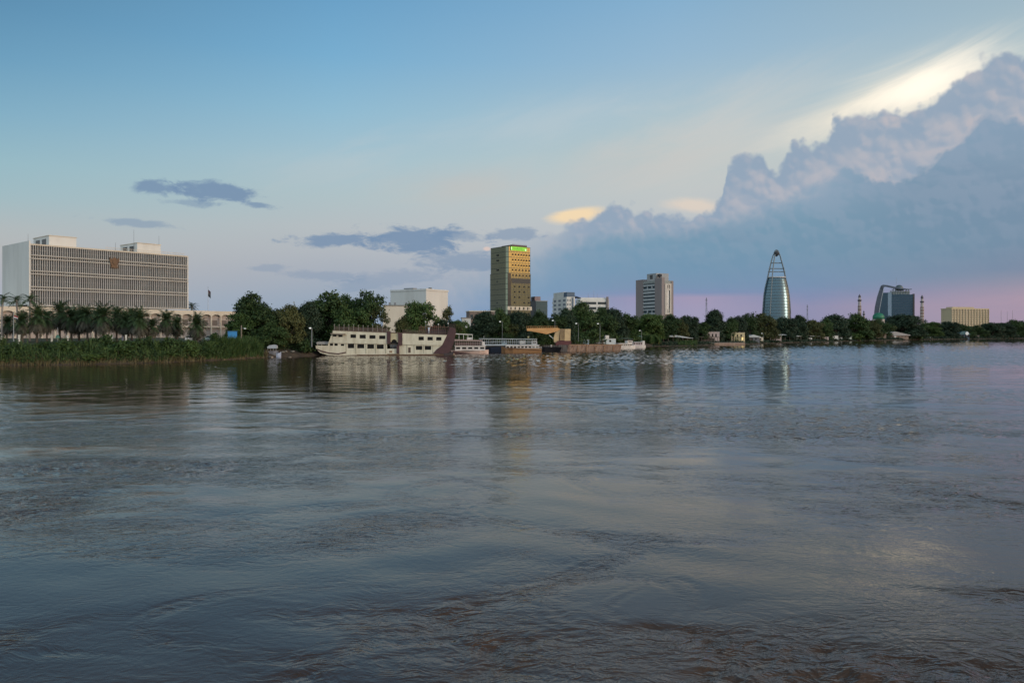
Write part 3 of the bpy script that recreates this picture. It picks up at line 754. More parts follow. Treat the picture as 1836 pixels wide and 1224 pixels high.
# ------------------------------------------------------------------ egg-shaped glass tower
EY = 0.55
def egg_tower():
    Y = 700; uc = 1392.3
    k = Y/F; loc = (xat(uc, Y), Y, 0)
    t = thing_at('pointed_glass_tower', 'sail-shaped rounded glass tower tapering to an open pointed steel crown', 'building', loc)
    prof_v = [(610, 26.2), (597, 26.0), (575, 25.6), (563, 25.1), (545, 24.1), (529, 22.7), (515, 20.2), (506, 18.0), (500, 16.6), (498, 16.2)]
    prof = [(hw*k, zat(v, Y)) for v, hw in prof_v]
    pf = sorted([(z, r) for r, z in prof]); zs = [a for a, b in pf]; rs = [b for a, b in pf]
    R = lambda z: float(np.interp(z, zs, rs))
    eg = glass('teal_curtain_glass', (0.080,0.120,0.142), 0.24, 1.0, 0.008, 0.3)
    zz = np.linspace(zs[0], zs[-1], 40)
    MB().lathe(0, 0, [(R(z), z) for z in zz], 72, 1.0, EY).build('curtain_wall', eg, t, smooth=True)
    band = pm('teal_floor_band', (0.07,0.10,0.12), 0.5)
    n = 21
    for i in range(1, n+1):
        z = zs[0]+(zs[-1]-zs[0])*i/n; r = R(z)
        MB().lathe(0, 0, [(r-0.4, z-0.34), (r+0.12, z-0.34), (r+0.12, z+0.34), (r-0.4, z+0.34)], 72, 1.0, EY).build('floor_band', band, t)
    steel = pm('dark_teal_steel', (0.19,0.22,0.235), 0.5)
    ztop = zat(448.5, Y)
    for sgn, outer in ((-1, [(563,-25.2),(545,-24.2),(529,-22.9),(515,-20.6),(500,-16.8),(485,-13.6),(470,-10.0),(458,-6.4),(452,-3.4),(448.8,0.2)]),
                       (1, [(563,25.4),(545,24.4),(529,23.0),(515,20.6),(500,17.0),(485,14.0),(470,9.8),(458,6.4),(452,3.6),(448.8,0.2)])):
        for yy, rr in ((-1.6, 0.36), (1.6, 0.36)):
            q = 1.0 if yy < 0 else 0.93
            pts = [((uc+hw*q-UC)/F*(Y+yy)-loc[0], yy, zat(v, Y)) for v, hw in outer]
            MB().path(pts, rr, 8).build('rib', steel, t, smooth=True)
    # inner seam rib climbing the glass on the left, then free-standing in the crown
    sm = [(590,-12.2),(563,-11.6),(529,-9.9),(510,-8.6),(500,-8.0),(485,-6.6),(470,-4.9),(458,-2.9),(452,-1.6)]
    pts = []
    for v, hw in sm:
        z = zat(v, Y); r = max(R(min(z, zs[-1])), 0.1); x = hw*k
        y = -EY*math.sqrt(max(r*r-x*x, 0.01)) if z < zs[-1] else -EY*math.sqrt(max(rs[-1]**2-(8*k)**2, 0.01))*max(0.0, (ztop-z)/(ztop-zs[-1]))**0.8
        pts.append(((uc+hw-UC)/F*(Y+y-0.15)-loc[0], y-0.15, z))
    MB().path(pts, 0.5, 8).build('rib', steel, t, smooth=True)
    for v, a, b in ((471.5,-8.6,8.8), (481.5,-12.4,12.6), (487,-13.9,14.0)):
        z = zat(v, Y); MB().path([(a*k, 0, z), (b*k, 0, z)], 0.42, 8).path([(a*k, -1.6, z), (a*k, 1.6, z)], 0.4, 6).path([(b*k, -1.6, z), (b*k, 1.6, z)], 0.4, 6).build('crossbar', steel, t)
    z = zs[-1]
    MB().lathe(0, 0, [(R(z)-0.2, z), (R(z)+0.3, z), (R(z)+0.3, z+0.9), (R(z)-0.2, z+0.9)], 64, 1.0, EY).build('parapet', palegrey, t)
    MB().lathe(0, 0, [(0.4, zat(460, Y)), (2.0, zat(457, Y)), (2.6, zat(453.5, Y)), (1.7, zat(449.5, Y)), (0.5, zat(447.6, Y))], 14).build('crown_cab', pm('dark_cab', (0.06,0.06,0.065), 0.5), t)
egg_tower()

# ------------------------------------------------------------------ curved office tower
def curved_tower():
    fr = Frame(1577.5, 1010, -21.0)
    t = fr.thing('curved_office_tower', 'dark blue glass office tower with a curved striped fin sweeping over its roof', 'building')
    g = lambda x, y: (1520+x/10.2, 490+y/10.2)
    pp = lambda pts, yy=0: [fr.p(*g(*q), yy) for q in pts]
    navy = glass('navy_glass', (0.036,0.056,0.074), 0.16, 1.0, 0.01, 0.4)
    zt = fr.p(*g(900, 382))[1]; ztl = fr.p(*g(680, 350))[1]
    xl, xm0, xm1, xr = fr.x(1577.5), fr.x(1592), fr.x(1598.6), fr.x(1637)
    D = 24
    left = pp([(525, 900), (540, 700), (568, 560), (602, 440), (642, 352), (735, 352), (735, 900)])
    MB().prism([(left[0][0], 2)]+left[1:-1]+[(left[-1][0], 2)], 1.5, D).build('wing', navy, t)
    MB().prism([(xm1, 2), (xr, 2), (xr, zt-0.6), ((xm1+xr)/2, zt-0.1), (xm1, zt)], 1.0, D).build('main_glazing', navy, t)
    MB().box(xm0, xm1, 0.4, 6, 2, ztl+0.4).build('light_column', pm('pale_blue_panel', (0.24,0.31,0.38), 0.4), t)
    MB().box(xr, xr+1.9, 0.2, D, 2, zt+0.3).build('end_pier', pm('dark_brown_pier', (0.07,0.055,0.055), 0.6), t)
    band = pm('navy_spandrel', (0.085,0.11,0.14), 0.5)
    for k in range(1, 15):
        z = 6+(zt-7)*k/15
        m = MB().box(xm1+0.1, xr-0.05, 0.85, 0.99, z-0.22, z+0.22); m.build('floor_band', band, t)
    m = MB()
    for k in range(1, 9):
        x = xm1+(xr-xm1)*k/9; m.box(x-0.09, x+0.09, 0.80, 0.84, 4, zt-0.8)
    m.build('mullion', band, t)
    # sweeping fin: hollow band, outer edge -> over the roof
    outer = [(478, 900), (485, 740), (500, 610), (540, 430), (590, 275), (612, 222), (645, 208), (720, 214), (860, 246), (965, 262), (1100, 286), (1172, 284)]
    inner = [(562, 900), (565, 740), (580, 640), (614, 450), (648, 300), (658, 262), (680, 240), (730, 246), (855, 274), (960, 292), (1100, 300), (1172, 292)]
    o, i2 = pp(outer), pp(inner)
    o[0] = (o[0][0], 2); i2[0] = (i2[0][0], 2)
    m = MB()
    for k in range(len(o)-1): m.prism([o[k], o[k+1], i2[k+1], i2[k]], -0.5, 5.5)
    f = m.build('fin', pm('slate_fin', (0.10,0.115,0.15), 0.5), t)
    m = MB()
    for k in range(24):
        q = k/24; a = q*5; j = int(a); r = a-j
        x0, z0 = [o[j][c]*(1-r)+o[j+1][c]*r for c in (0, 1)]; x1, z1 = [i2[j][c]*(1-r)+i2[j+1][c]*r for c in (0, 1)]
        m.prism([(x0+.3, z0-.25), (x0+.3, z0+.25), (x1-.5, z1+.25), (x1-.5, z1-.25)], -0.7, -0.5)
    m.build('fin_stripe', pm('dark_stripe', (0.06,0.065,0.08), 0.5), f)
    edge = pp([(566, 720), (580, 640), (614, 450), (648, 300)])
    MB().path([(x+0.3, -0.6, z) for x, z in edge], 0.35, 6).build('edge_strip', palegrey, f)
    # roof frame, dome, mast
    m = MB(); fs = pm('pale_green_steel', (0.33,0.36,0.34), 0.5)
    cols = [fr.p(*g(x, 382)) for x in (800, 845, 890, 935, 985, 1030, 1080, 1125)]
    tops = [fr.p(*g(x, max(318-0.62*(x-790), 262+0.1*(x-890)))) for x in (790, 840, 880, 935, 985, 1030, 1080, 1125)]
    for a, b in zip(cols, tops): m.path([(a[0], 3, a[1]), (b[0], 3, b[1])], 0.32, 6).path([(a[0], 10, a[1]), (b[0], 10, b[1])], 0.32, 6)
    for a, b in zip(cols[:-1], tops[1:]): m.path([(a[0], 3, a[1]), (b[0], 3, b[1])], 0.25, 6)
    m.path([(q[0], 3, q[1]) for q in tops], 0.4, 6).path([(q[0], 10, q[1]) for q in tops], 0.4, 6); m.build('roof_frame', fs, t)
    MB().box(cols[0][0], cols[-1][0]+1, 4, 14, zt-0.5, fr.p(*g(950, 325))[1]).build('roof_house', pm('grey_roof_house', (0.25,0.27,0.28), 0.7), t)
    c = fr.p(*g(950, 262)); r = 4.6
    MB().lathe(c[0], 7, [(r*1.1, c[1]-3.5), (r, c[1])]+[(r*math.cos(a), c[1]+r*0.85*math.sin(a)) for a in (0.3, 0.6, 0.9, 1.2, 1.45)], 20).build('dome', pm('dark_dome', (0.12,0.15,0.16), 0.4, metal=0.4), t, smooth=True)
    c2 = fr.p(*g(893, 250)); c3 = fr.p(*g(893, 60))
    MB().path([(c2[0], 3, c2[1]-4), (c2[0], 3, c3[1])], [0.16, 0.07], 6).build('mast', greymetal, t)
curved_tower()

# ------------------------------------------------------------------ mosque
brick = pm('banded_brown_stone', (0.26,0.185,0.155), 0.85, (0.20,0.14,0.12), 0.5)
palestone = pm('pale_minaret_stone', (0.44,0.38,0.35), 0.8)
lead = pm('dark_lead_cap', (0.10,0.09,0.11), 0.6)
def minaret(u, Y, s, vtop, vb, label, k):
    """k: tier rows in photo px: bulb, lantern, balcony, upper shaft, lower shaft"""
    t = thing_at('minaret', label, 'minaret', (xat(u, Y), Y, 0), 0, 'mosque minarets')
    q = Y/F; z = lambda v: zat(v, Y)
    b0, l0, g0, s0, m0 = k
    MB().lathe(0, 0, [(0.1*s*q, z(vtop)), (0.35*s*q, z(vtop+1)), (0.3*s*q, z(b0-0.6)), (1.9*s*q, z(b0+1.6)), (2.3*s*q, z(b0+3)), (1.9*s*q, z(l0))], 12).build('cap', lead, t, smooth=True)
    MB().lathe(0, 0, [(1.9*s*q, z(l0)), (2.0*s*q, z(g0))], 12).build('lantern', palestone, t)
    MB().lathe(0, 0, [(2.2*s*q, z(g0)), (3.4*s*q, z(g0+0.6)), (3.4*s*q, z(g0+2.0)), (2.2*s*q, z(g0+3.4))], 14).build('balcony', lead, t)
    MB().lathe(0, 0, [(2.3*s*q, z(g0+3.4)), (2.4*s*q, z(s0))], 12).build('upper_shaft', palestone, t)
    MB().lathe(0, 0, [(3.1*s*q, z(s0)), (3.2*s*q, z(m0)), (3.5*s*q, 3)], 8).build('lower_shaft', brick, t)
    for i in range(4):
        v = s0+(m0-s0)*(i+0.5)/4
        MB().lathe(0, 0, [(3.25*s*q, z(v)), (3.45*s*q, z(v+0.5)), (3.45*s*q, z(v+1.4)), (3.25*s*q, z(v+1.9))], 8).build('string_course', palestone, t)
minaret(1541.2, 980, 1.0, 526.5, 590, 'tall banded minaret with a dark bulb cap, left of the curved glass tower', (528.5, 533, 537, 548, 575))
minaret(1548.8, 1010, 0.62, 556, 595, 'short banded minaret half hidden behind a round tree', (557.5, 560.5, 562, 567, 580))
minaret(1653.2, 960, 1.0, 528, 600, 'tall banded minaret standing right of the curved glass tower', (530, 535.5, 539.5, 550, 572))
def mosque():
    Y = 960; u = 1575; t = thing_at('mosque', 'mosque hall with a green dome in front of the curved tower', 'mosque', (xat(u, Y), Y, 0))
    q = Y/F; r = 9.6*q; zb = zat(568, Y)
    MB().lathe(0, 0, [(r, zb-3)]+[(r*math.cos(a), zb+r*0.78*math.sin(a)) for a in np.linspace(0, 1.5, 9)], 28).build('dome', pm('green_dome', (0.02,0.15,0.085), 0.5, (0.03,0.19,0.11)), t, smooth=True)
    MB().lathe(0, 0, [(r*1.05, zb-7), (r*1.05, zb-2.9), (r*0.9, zb-2.8)], 28).build('drum', palestone, t)
    MB().box(-11, 11, -8, 20, 2, zb-6.9).build('hall', palestone, t)
mosque()

# ------------------------------------------------------------------ beige hotel, far right
def hotel():
    fr = Frame(1706, 1300, 14.0)
    L = fr.x(1772.5); W = fr.y(1687.3); zt = fr.p(1706, 553.5)[1]
    sand = pm('sand_render', (0.54,0.43,0.28), 0.85, (0.47,0.37,0.24), 0.05)
    t = fr.thing('beige_hotel', 'wide sand-coloured hotel block with rows of dark windows at far right', 'hotel')
    MB().box(0, L, 0, W, 2, zt).build('wall', sand, t)
    MB().box(L*0.08, L*0.66, 4, W*0.8, zt, zt+3.4).build('roof_house', sand, t)
    MB().box(-0.5, L+0.5, -0.5, 0, zt-0.6, zt+1.0).box(-0.5, 0, 0, W+.5, zt-0.6, zt+1.0).build('cornice', sand, t)
    nx, nz = 13, 7
    dk = pm('brown_window', (0.12,0.085,0.06), 0.4)
    zb = zat(583, 1300)
    grid(t, fr, L, W, zb, zt-0.8, nx, nz, dk, 0.52, 0.55, 'x')
    for i in range(nx+1):
        x = L*i/nx; MB().box(max(x-0.55, 0), min(x+0.55, L), -1.3, 0, 4, zt-0.7).build('rib', sand, t)
hotel()

# ------------------------------------------------------------------ pylons and masts
def pylon(u, Y, v, hw, label):
    t = thing_at('lattice_mast', label, 'mast', (xat(u, Y), Y, 0), 0.3, 'lattice masts')
    zt = zat(v, Y); q = Y/F; m = MB(); b = hw*q
    for sx in (-1, 1):
        for sy in (-1, 1):
            m.path([(sx*b, sy*b, 3), (sx*b*0.15, sy*b*0.15, zt)], 0.07*Y/600, 4)
    for k in range(8):
        f = 1-0.85*k/8; z = 3+(zt-3)*k/8; g = 1-0.85*(k+1)/8; z2 = 3+(zt-3)*(k+1)/8
        for a, c in (((-b*f, -b*f, z), (b*g, -b*g, z2)), ((b*f, -b*f, z), (-b*g, -b*g, z2)), ((-b*f, b*f, z), (-b*g, -b*g, z2)), ((b*f, b*f, z), (b*g, -b*g, z2))):
            m.path([a, c], 0.045*Y/600, 4)
    m.build('lattice', greymetal, t)
    m = MB()
    for z in (zt-3, zt-6.5): m.path([(-b*0.9, 0, z), (b*0.9, 0, z)], 0.14*Y/600, 4)
    m.build('cross_arm', greymetal, t)
pylon(1266.5, 900, 533.5, 2.6, 'grey lattice pylon against the pink sky left of the pointed tower')
pylon(1447.5, 1100, 546, 1.9, 'grey lattice pylon against the pink sky right of the pointed tower')
for u, v, lab in ((1795, 556, 'leftmost thin mast of three beyond the hotel'), (1806, 558, 'middle thin mast of three beyond the hotel'), (1815.5, 556, 'rightmost thin mast of three beyond the hotel')):
    t = thing_at('radio_mast', lab, 'mast', (xat(u, 1300), 1300, 0), 0, 'masts beyond the hotel')
    MB().path([(0, 0, 4), (0, 0, zat(v, 1300))], [0.35, 0.15], 6).build('pole', greymetal, t)
    MB().path([(0, 0, 10), (7, 0, 4.5)], 0.08, 4).path([(0, 0, 10), (-7, 0, 4.5)], 0.08, 4).build('guy_wire', greymetal, t)
# ------------------------------------------------------------------ boats
shipcream = pm('worn_cream_paint', (0.66,0.60,0.46), 0.6, (0.50,0.43,0.31), 0.7, bump=0.15, streaky=True)
shipwhite = pm('boat_white_paint', (0.70,0.66,0.62), 0.5, (0.55,0.48,0.44), 0.5)
rust = pm('rusty_plate', (0.24,0.13,0.075), 0.85, (0.36,0.27,0.18), 0.9)
maroon = pm('maroon_paint', (0.085,0.04,0.04), 0.7, (0.06,0.03,0.032), 0.6)
darkhole = pm('dark_cabin_glass', (0.016,0.013,0.012), 0.3, spec=0.12)
blackhull = pm('black_hull', (0.022,0.022,0.026), 0.6)
blueg = pm('blue_grey_paint', (0.30,0.38,0.45), 0.6)
def open_wall(fr, t, poly_u, vtop, vbot, wins, y0, y1, mat, name='wall'):
    pass
def holes_wall(m, x0, x1, zf0, zf1, wins, y0, y1):
    """a wall strip with real window openings: zf0/zf1 give bottom and top height at x; wins = (xa, xb, za, zb)"""
    wins = sorted(wins); x = x0
    for xa, xb, za, zb in wins:
        m.prism([(x, zf0(x)), (xa, zf0(xa)), (xa, zf1(xa)), (x, zf1(x))], y0, y1)
        m.prism([(xa, zf0(xa)), (xb, zf0(xb)), (xb, za), (xa, za)], y0, y1)
        m.prism([(xa, zb), (xb, zb), (xb, zf1(xb)), (xa, zf1(xa))], y0, y1)
        x = xb
    m.prism([(x, zf0(x)), (x1, zf0(x1)), (x1, zf1(x1)), (x, zf1(x))], y0, y1)

def steamer():
    fr = Frame(566, 241, 3.0)
    t = fr.thing('river_steamer', 'old cream two-deck river steamer with maroon stern moored beside the trees', 'boat')
    Pp = fr.p; Wd = 9.0
    line = lambda a, b: (lambda x, pa=Pp(*a), pb=Pp(*b): pa[1]+(pb[1]-pa[1])*(x-pa[0])/(pb[0]-pa[0]))
    # hull with a raking bow, narrowing forward
    sheer = fr.poly([(565.5, 624), (572, 626.5), (582, 629.0), (600, 630.5), (640, 632), (700, 633.2), (760, 633.5), (813, 633.8)])
    hull = MB(); n = len(sheer)
    half = [0.6, 2.2, 3.5, 4.4, 4.5, 4.5, 4.5, 4.2]; keel = [1.6, 0.2, -0.6, -0.8, -0.8, -0.8, -0.8, -0.8]
    i0 = len(hull.v)
    for (x, z), h, kz in zip(sheer, half, keel):
        hull.v += [(x, 4.5-h, z), (x+0.6, 4.5-h*0.75, kz), (x+0.6, 4.5+h*0.75, kz), (x, 4.5+h, z)]
    for k in range(n-1):
        a = i0+4*k; b = a+4
        for j in range(3): hull.f.append((a+j, b+j, b+j+1, a+j+1))
        hull.f.append((a+3, b+3, b, a))
    hull.f.append((i0, i0+1, i0+2, i0+3)); hull.f.append(tuple(i0+4*(n-1)+j for j in (3, 2, 1, 0)))
    hb = hull.build('hull', pm('hull_rust_cream', (0.42,0.34,0.235), 0.75, (0.20,0.11,0.07), 0.7, streaky=True), t)
    # bow side: cream bulwark with the painted curved stripes
    bw = [(566, 619.5), (571, 619), (590, 619.6), (618, 620), (618, 632.4), (606, 633.8), (592, 632.6), (580, 630), (571, 626.6), (566.5, 624.5)]
    MB().prism(fr.poly(bw, -0.1), -0.12, 0.25).build('bow_bulwark', shipcream, t)
    st = [(568, 624.6), (576, 628.2), (590, 631.8), (606, 633.2), (620, 630.6), (620, 632.6), (607, 635.2), (590, 634.0), (575, 630.2), (568, 626.4)]
    MB().prism(fr.poly(st, -0.2), -0.2, -0.122).build('bow_stripe', maroon, t)
    MB().prism(fr.poly([(569,627.5),(577,631.2),(592,634.6),(607,635.6),(624,633.4),(640,634.2),(640,636.0),(607,637.2),(588,636.4),(574,632.4)], -0.16), -0.18, 0.2).build('bow_rubbing_band', shipcream, t)
    MB().prism(fr.poly([(600, 635.2), (640, 635.4), (700, 635.6), (813, 634.9), (813, 637.6), (600, 638.6)], -0.14), -0.16, 0.2).build('boot_stripe', pm('rusty_boot_stripe', (0.10,0.055,0.035), 0.85, (0.17,0.10,0.06), 1.2), t)
    # foredeck canopy
    cp = [(566.5, 613.6), (571, 612.2), (590, 612.6), (592, 615.2), (590, 617.0), (567.5, 617.0)]
    MB().prism(fr.poly(cp, 0.2), 0.6, 8.2).build('bow_canopy', pm('grey_canvas', (0.34,0.32,0.30), 0.8), t)
    for u in (568, 576, 584): a = Pp(u, 619.6); b = Pp(u, 616.9); MB().path([(a[0], 0.7, a[1]), (b[0], 0.7, b[1])], 0.06, 6).build('post', shipcream, t)
    # lower deck wall, openings cut
    low0 = line((588, 636.2), (800, 634.4)); low1 = line((588, 614.4), (800, 619.2))
    def win(ua, ub, va, vb, y=0.0):
        a, b = Pp(ua, vb, y), Pp(ub, va, y); return (a[0], b[0], a[1], b[1])
    lw = [win(591.5, 597, 615.6, 620.4), win(599.5, 605.5, 615.6, 621.6), win(611, 617, 616.4, 622.2), win(623.5, 635, 616.2, 624), win(640.5, 653, 616.8, 624.2), win(658.5, 670.5, 617.2, 624.8), win(675.5, 688, 617.6, 625.2)]
    rw = [win(745.5, 757, 620, 627), win(761.5, 773, 620, 627)]
    xA, xB = Pp(588, 620)[0], Pp(694, 620)[0]
    m = MB(); holes_wall(m, xA, xB, low0, low1, lw, 0.0, 0.15); m.build('lower_wall', shipcream, t)
    xC, xD = Pp(716, 620)[0], Pp(790, 620)[0]
    m = MB(); holes_wall(m, xC, xD, low0, low1, rw, 0.0, 0.15); m.build('lower_wall', shipcream, t)
    # upper deck: raked ends
    up0 = line((588.5, 614.4), (800, 619.2)); up1 = line((597.5, 592.4), (800, 600.2))
    uw = [win(628.5, 638.5, 599.4, 605.6), win(645, 656, 600, 606.6), win(662.5, 673.5, 600.8, 607), win(680, 691, 601.4, 607.6)]
    m = MB()
    a, b, c = Pp(589, 613.6), Pp(598, 592.4), Pp(624, 600)
    bow_w = [win(596, 603.5, 598.6, 603.4), win(606.8, 614.6, 599, 604)]
    x0 = Pp(597.6, 600)[0]
    m.prism([(a[0], up0(a[0])), (x0, up0(x0)), (x0, up1(x0))], -0.3, -0.1)
    holes_wall(m, x0, Pp(694, 600)[0], up0, up1, bow_w+uw, -0.3, -0.1); m.build('upper_wall', shipcream, t)
    vz = fr.poly([(591.5, 597.2), (617.5, 597.6), (619.5, 598.8), (615, 600.2), (593.5, 598.8)], -1.4)
    MB().prism(vz, -1.4, -0.3).build('visor', pm('brown_visor', (0.26,0.21,0.16), 0.7), t)
    aw = [win(750.5, 760, 603.4, 609.8), win(766.5, 776, 603.8, 610), win(782, 791.6, 604.2, 610.2)]
    xe = Pp(792.2, 600)[0]; m = MB(); x1 = Pp(721.5, 600)[0]
    holes_wall(m, x1, xe, up0, up1, aw, -0.3, -0.1)
    e1, e2 = Pp(801.8, 600.2), Pp(792.2, 619)
    m.prism([(xe, up0(xe)), (e1[0], up1(e1[0])), (xe, up1(xe))], -0.3, -0.1); m.build('upper_wall', shipcream, t)
    # glass set behind every opening, one pane each
    for w in lw+rw:
        MB().box(w[0]-0.05, w[1]+0.05, 0.55, 0.6, w[2]-0.05, w[3]+0.05).build('window', darkhole, t)
    for w in bow_w+uw+aw:
        MB().box(w[0]-0.05, w[1]+0.05, 0.05, 0.1, w[2]-0.05, w[3]+0.05).build('window', darkhole, t)
    # pilasters of the lower deck
    for u in (620.5, 638, 656, 673.5, 691.5, 729.5, 742.5, 759.5, 776):
        x = Pp(u, 620)[0]; MB().box(x-0.1, x+0.1, -0.08, 0.0, low0(x)+0.3, low1(x)).build('pilaster', pm('dull_cream', (0.40,0.36,0.26), 0.7), t)
    # far walls, decks and roof
    xs = (Pp(590, 610)[0], Pp(800, 610)[0])
    MB().prism([(xs[0]+1, up0(xs[0])-0.1), (xs[1], up0(xs[1])-0.1), (xs[1], up0(xs[1])+0.1), (xs[0]+1, up0(xs[0])+0.1)], 0.15, Wd).build('deck', pm('deck_boards', (0.16,0.13,0.10), 0.8), t)
    r0 = Pp(597, 592)[0]
    MB().prism([(r0, up1(r0)-0.05), (xs[1]+0.4, up1(xs[1])-0.05), (xs[1]+0.4, up1(xs[1])+0.14), (r0, up1(r0)+0.14)], -0.35, Wd).build('roof', pm('roof_edge_brown', (0.14,0.09,0.07), 0.8), t)
    MB().prism([(xs[0]+1.5, 0.6), (xs[1]-1, 0.6), (xs[1]-1, up1(xs[1])-0.1), (xs[0]+2.0, up1(xs[0])-0.4)], Wd-0.2, Wd).build('far_wall', shipcream, t)
    # entrance tower in the middle: maroon jambs, cream arch, dark doorway
    a = fr.x(700.3); b = fr.x(714); zb = Pp(707, 634)[1]; zt = Pp(707, 595.8)[1]; zar = Pp(707, 608.2)[1]; zsp = Pp(707, 613.2)[1]; zd = Pp(707, 625)[1]
    for ua, ub, va, vb in ((693.6, 700.2, 594.2, 615.6), (713.8, 720.8, 596.6, 619)):
        x0, x1 = fr.x(ua, -0.5), fr.x(ub, -0.5); MB().box(x0, x1, -0.55, 0.2, Pp(ua, vb)[1], Pp(ua, va)[1]).build('jamb', maroon, t)
    x0, x1 = fr.x(711.2, -0.5), fr.x(715.8, -0.5); MB().box(x0, x1, -0.5, 0.2, Pp(713, 633)[1], Pp(713, 619)[1]).build('jamb', maroon, t)
    xm, r = (fr.x(701.8)+fr.x(711.6))/2, (fr.x(711.6)-fr.x(701.8))/2
    m = MB(); arc = [(xm-r*math.cos(q*PI/10), zsp+(zar-zsp)*math.sin(q*PI/10)) for q in range(11)]
    for (xa, za), (xb, zb2) in zip(arc, arc[1:]): m.prism([(xa, za), (xb, zb2), (xb, zt), (xa, zt)], -0.2, 0.1)
    m.prism([(a, zsp), (xm-r, zsp), (xm-r, zt), (a, zt)], -0.2, 0.1).prism([(xm+r, zsp), (b, zsp), (b, zt), (xm+r, zt)], -0.2, 0.1)
    m.build('arch', pm('yellow_cream', (0.52,0.45,0.28), 0.7), t)
    MB().box(a-0.2, b-0.3, 0.4, 0.5, zd, zar+0.1).build('doorway', darkhole, t)
    MB().box(fr.x(694), fr.x(711), 0.0, 0.2, zb, zd).build('gangway_panel', shipcream, t)
    MB().box(fr.x(698), fr.x(703), -0.06, -0.002, Pp(700, 632)[1], Pp(700, 628.5)[1]).build('nameplate', rust, t)
    bx = MB()
    for k in range(6): x = fr.x(700.5)+k*0.42; bx.box(x, x+0.05, 0.3, 0.35, zd, zd+1.0)
    bx.box(fr.x(698.6), fr.x(711), 0.28, 0.36, zd+0.95, zd+1.05).build('railing', palegrey, t)
    # door in the aft lower wall
    xd = fr.x(732); MB().box(xd, xd+0.75, -0.05, 0.0, low0(xd)+0.5, low0(xd)+2.1).build('door', pm('brown_door', (0.10,0.065,0.05), 0.7), t)
    # maroon paddle-wheel housing at the stern
    stn = [(802, 600.4), (806, 586), (815.5, 588), (816.5, 596), (814.5, 607), (812, 618), (806, 631), (800, 634.4), (776, 634), (783, 626), (792.5, 619.4)]
    MB().prism(fr.poly(stn, -0.2), -0.15, Wd-0.5).build('stern_housing', maroon, t)
    hd = fr.poly([(806, 586), (815, 588), (816, 597), (803, 598)], -0.2)
    m = MB()
    for k in range(7):
        x = hd[0][0]+k*0.28; m.box(x-0.04, x+0.04, -0.1, 0.0, hd[0][1]-0.5, hd[0][1]+1.0)
    m.build('stern_railing', maroon, t)
    MB().prism(fr.poly([(796, 633), (813, 632.6), (813, 636.4), (796, 637)], -0.3), -0.3, 6).build('sponson', pm('dark_stern', (0.06,0.045,0.045), 0.7), t)
    # roof-top railing with its ball-topped posts and the rusty frames aft
    m = MB(); rl = pm('rail_brown', (0.13,0.085,0.07), 0.7)
    xr0, xr1 = fr.x(599.5, 0.3), fr.x(694, 0.3); nn = 46
    for k in range(nn+1):
        x = xr0+(xr1-xr0)*k/nn; z = up1(x)+0.12; m.box(x-0.05, x+0.05, 0.25, 0.35, z, z+1.15)
        for yy in (Wd-0.4,): m.box(x-0.05, x+0.05, yy, yy+0.1, z, z+1.15)
    for q in (0.35, 0.75, 1.12):
        m.prism([(xr0, up1(xr0)+q+.08), (xr1, up1(xr1)+q+.08), (xr1, up1(xr1)+q+.18), (xr0, up1(xr0)+q+.18)], 0.24, 0.36)
    m.build('roof_railing', rl, t)
    for k in range(12):
        x = xr0+(xr1-xr0)*k/11; z = up1(x)+0.12
        MB().box(x-0.07, x+0.07, 0.2, 0.4, z, z+1.5).lathe(x, 0.3, [(0.05, z+1.5), (0.17, z+1.62), (0.17, z+1.76), (0.05, z+1.88)], 8).build('railing_post', pm('post_grey', (0.26,0.23,0.20), 0.7), t)
    m = MB()
    xr0, xr1 = fr.x(722, 0.3), fr.x(806, 0.3)
    for k in range(42):
        x = xr0+(xr1-xr0)*k/41; z = up1(x)+0.1; m.box(x-0.04, x+0.04, 0.25, 0.33, z, z+0.95)
    for q in (0.4, 0.9): m.prism([(xr0, up1(xr0)+q), (xr1, up1(xr1)+q), (xr1, up1(xr1)+q+.1), (xr0, up1(xr0)+q+.1)], 0.24, 0.36)
    m.build('roof_railing', rl, t)
    m = MB(); rng = random.Random(8)
    for k in range(16):
        u = 752+k*3.4; x = fr.x(u, 4); z = up1(x); h = 2.0+rng.random()*0.8+(0.5 if k > 5 else 0)
        for yy in (2.0, 6.5): m.box(x-0.05, x+0.05, yy, yy+0.1, z, z+h)
    for q in (1.2, 2.1): m.prism([(fr.x(752, 4), up1(fr.x(752, 4))+q), (fr.x(806, 4), up1(fr.x(806, 4))+q+.3), (fr.x(806, 4), up1(fr.x(806, 4))+q+.42), (fr.x(752, 4), up1(fr.x(752, 4))+q+.12)], 2.0, 2.1)
    m.build('awning_frame', pm('rusty_frame', (0.17,0.085,0.06), 0.8), t)
    xa = fr.x(774, 3); z = up1(xa)
    MB().prism([(fr.x(764, 5), z), (fr.x(800, 5), z-0.2), (fr.x(800, 5), z+1.5), (fr.x(780, 5), z+1.7), (fr.x(764, 5), z+1.5)], 5, 7.5).build('wheelhouse', pm('dark_wheelhouse', (0.05,0.035,0.04), 0.7), t)
    x = fr.x(769, 1.0); MB().path([(x, 1.0, z), (x, 1.0, z+1.75)], 0.2, 10).path([(x, 1.0, z+1.72), (x, 1.0, z+2.1)], 0.32, 10).build('funnel', pm('pale_blue_white', (0.62,0.66,0.74), 0.5), t)
    for k, (u, h) in enumerate(((763, 3.6), (775, 3.2), (786, 3.0), (803.5, 3.4))):
        x = fr.x(u, 2.2); z = up1(x)
        l = MB().path([(x, 2.2, z), (x, 2.2, z+h)], 0.05, 6).build('lamp_post', greymetal, t)
        MB().lathe(x, 2.2, [(0.06, z+h), (0.2, z+h+0.12), (0.2, z+h+0.28), (0.06, z+h+0.42)], 8).build('lamp_globe', pm('lamp_globe_white', (0.7,0.7,0.66), 0.4), l)
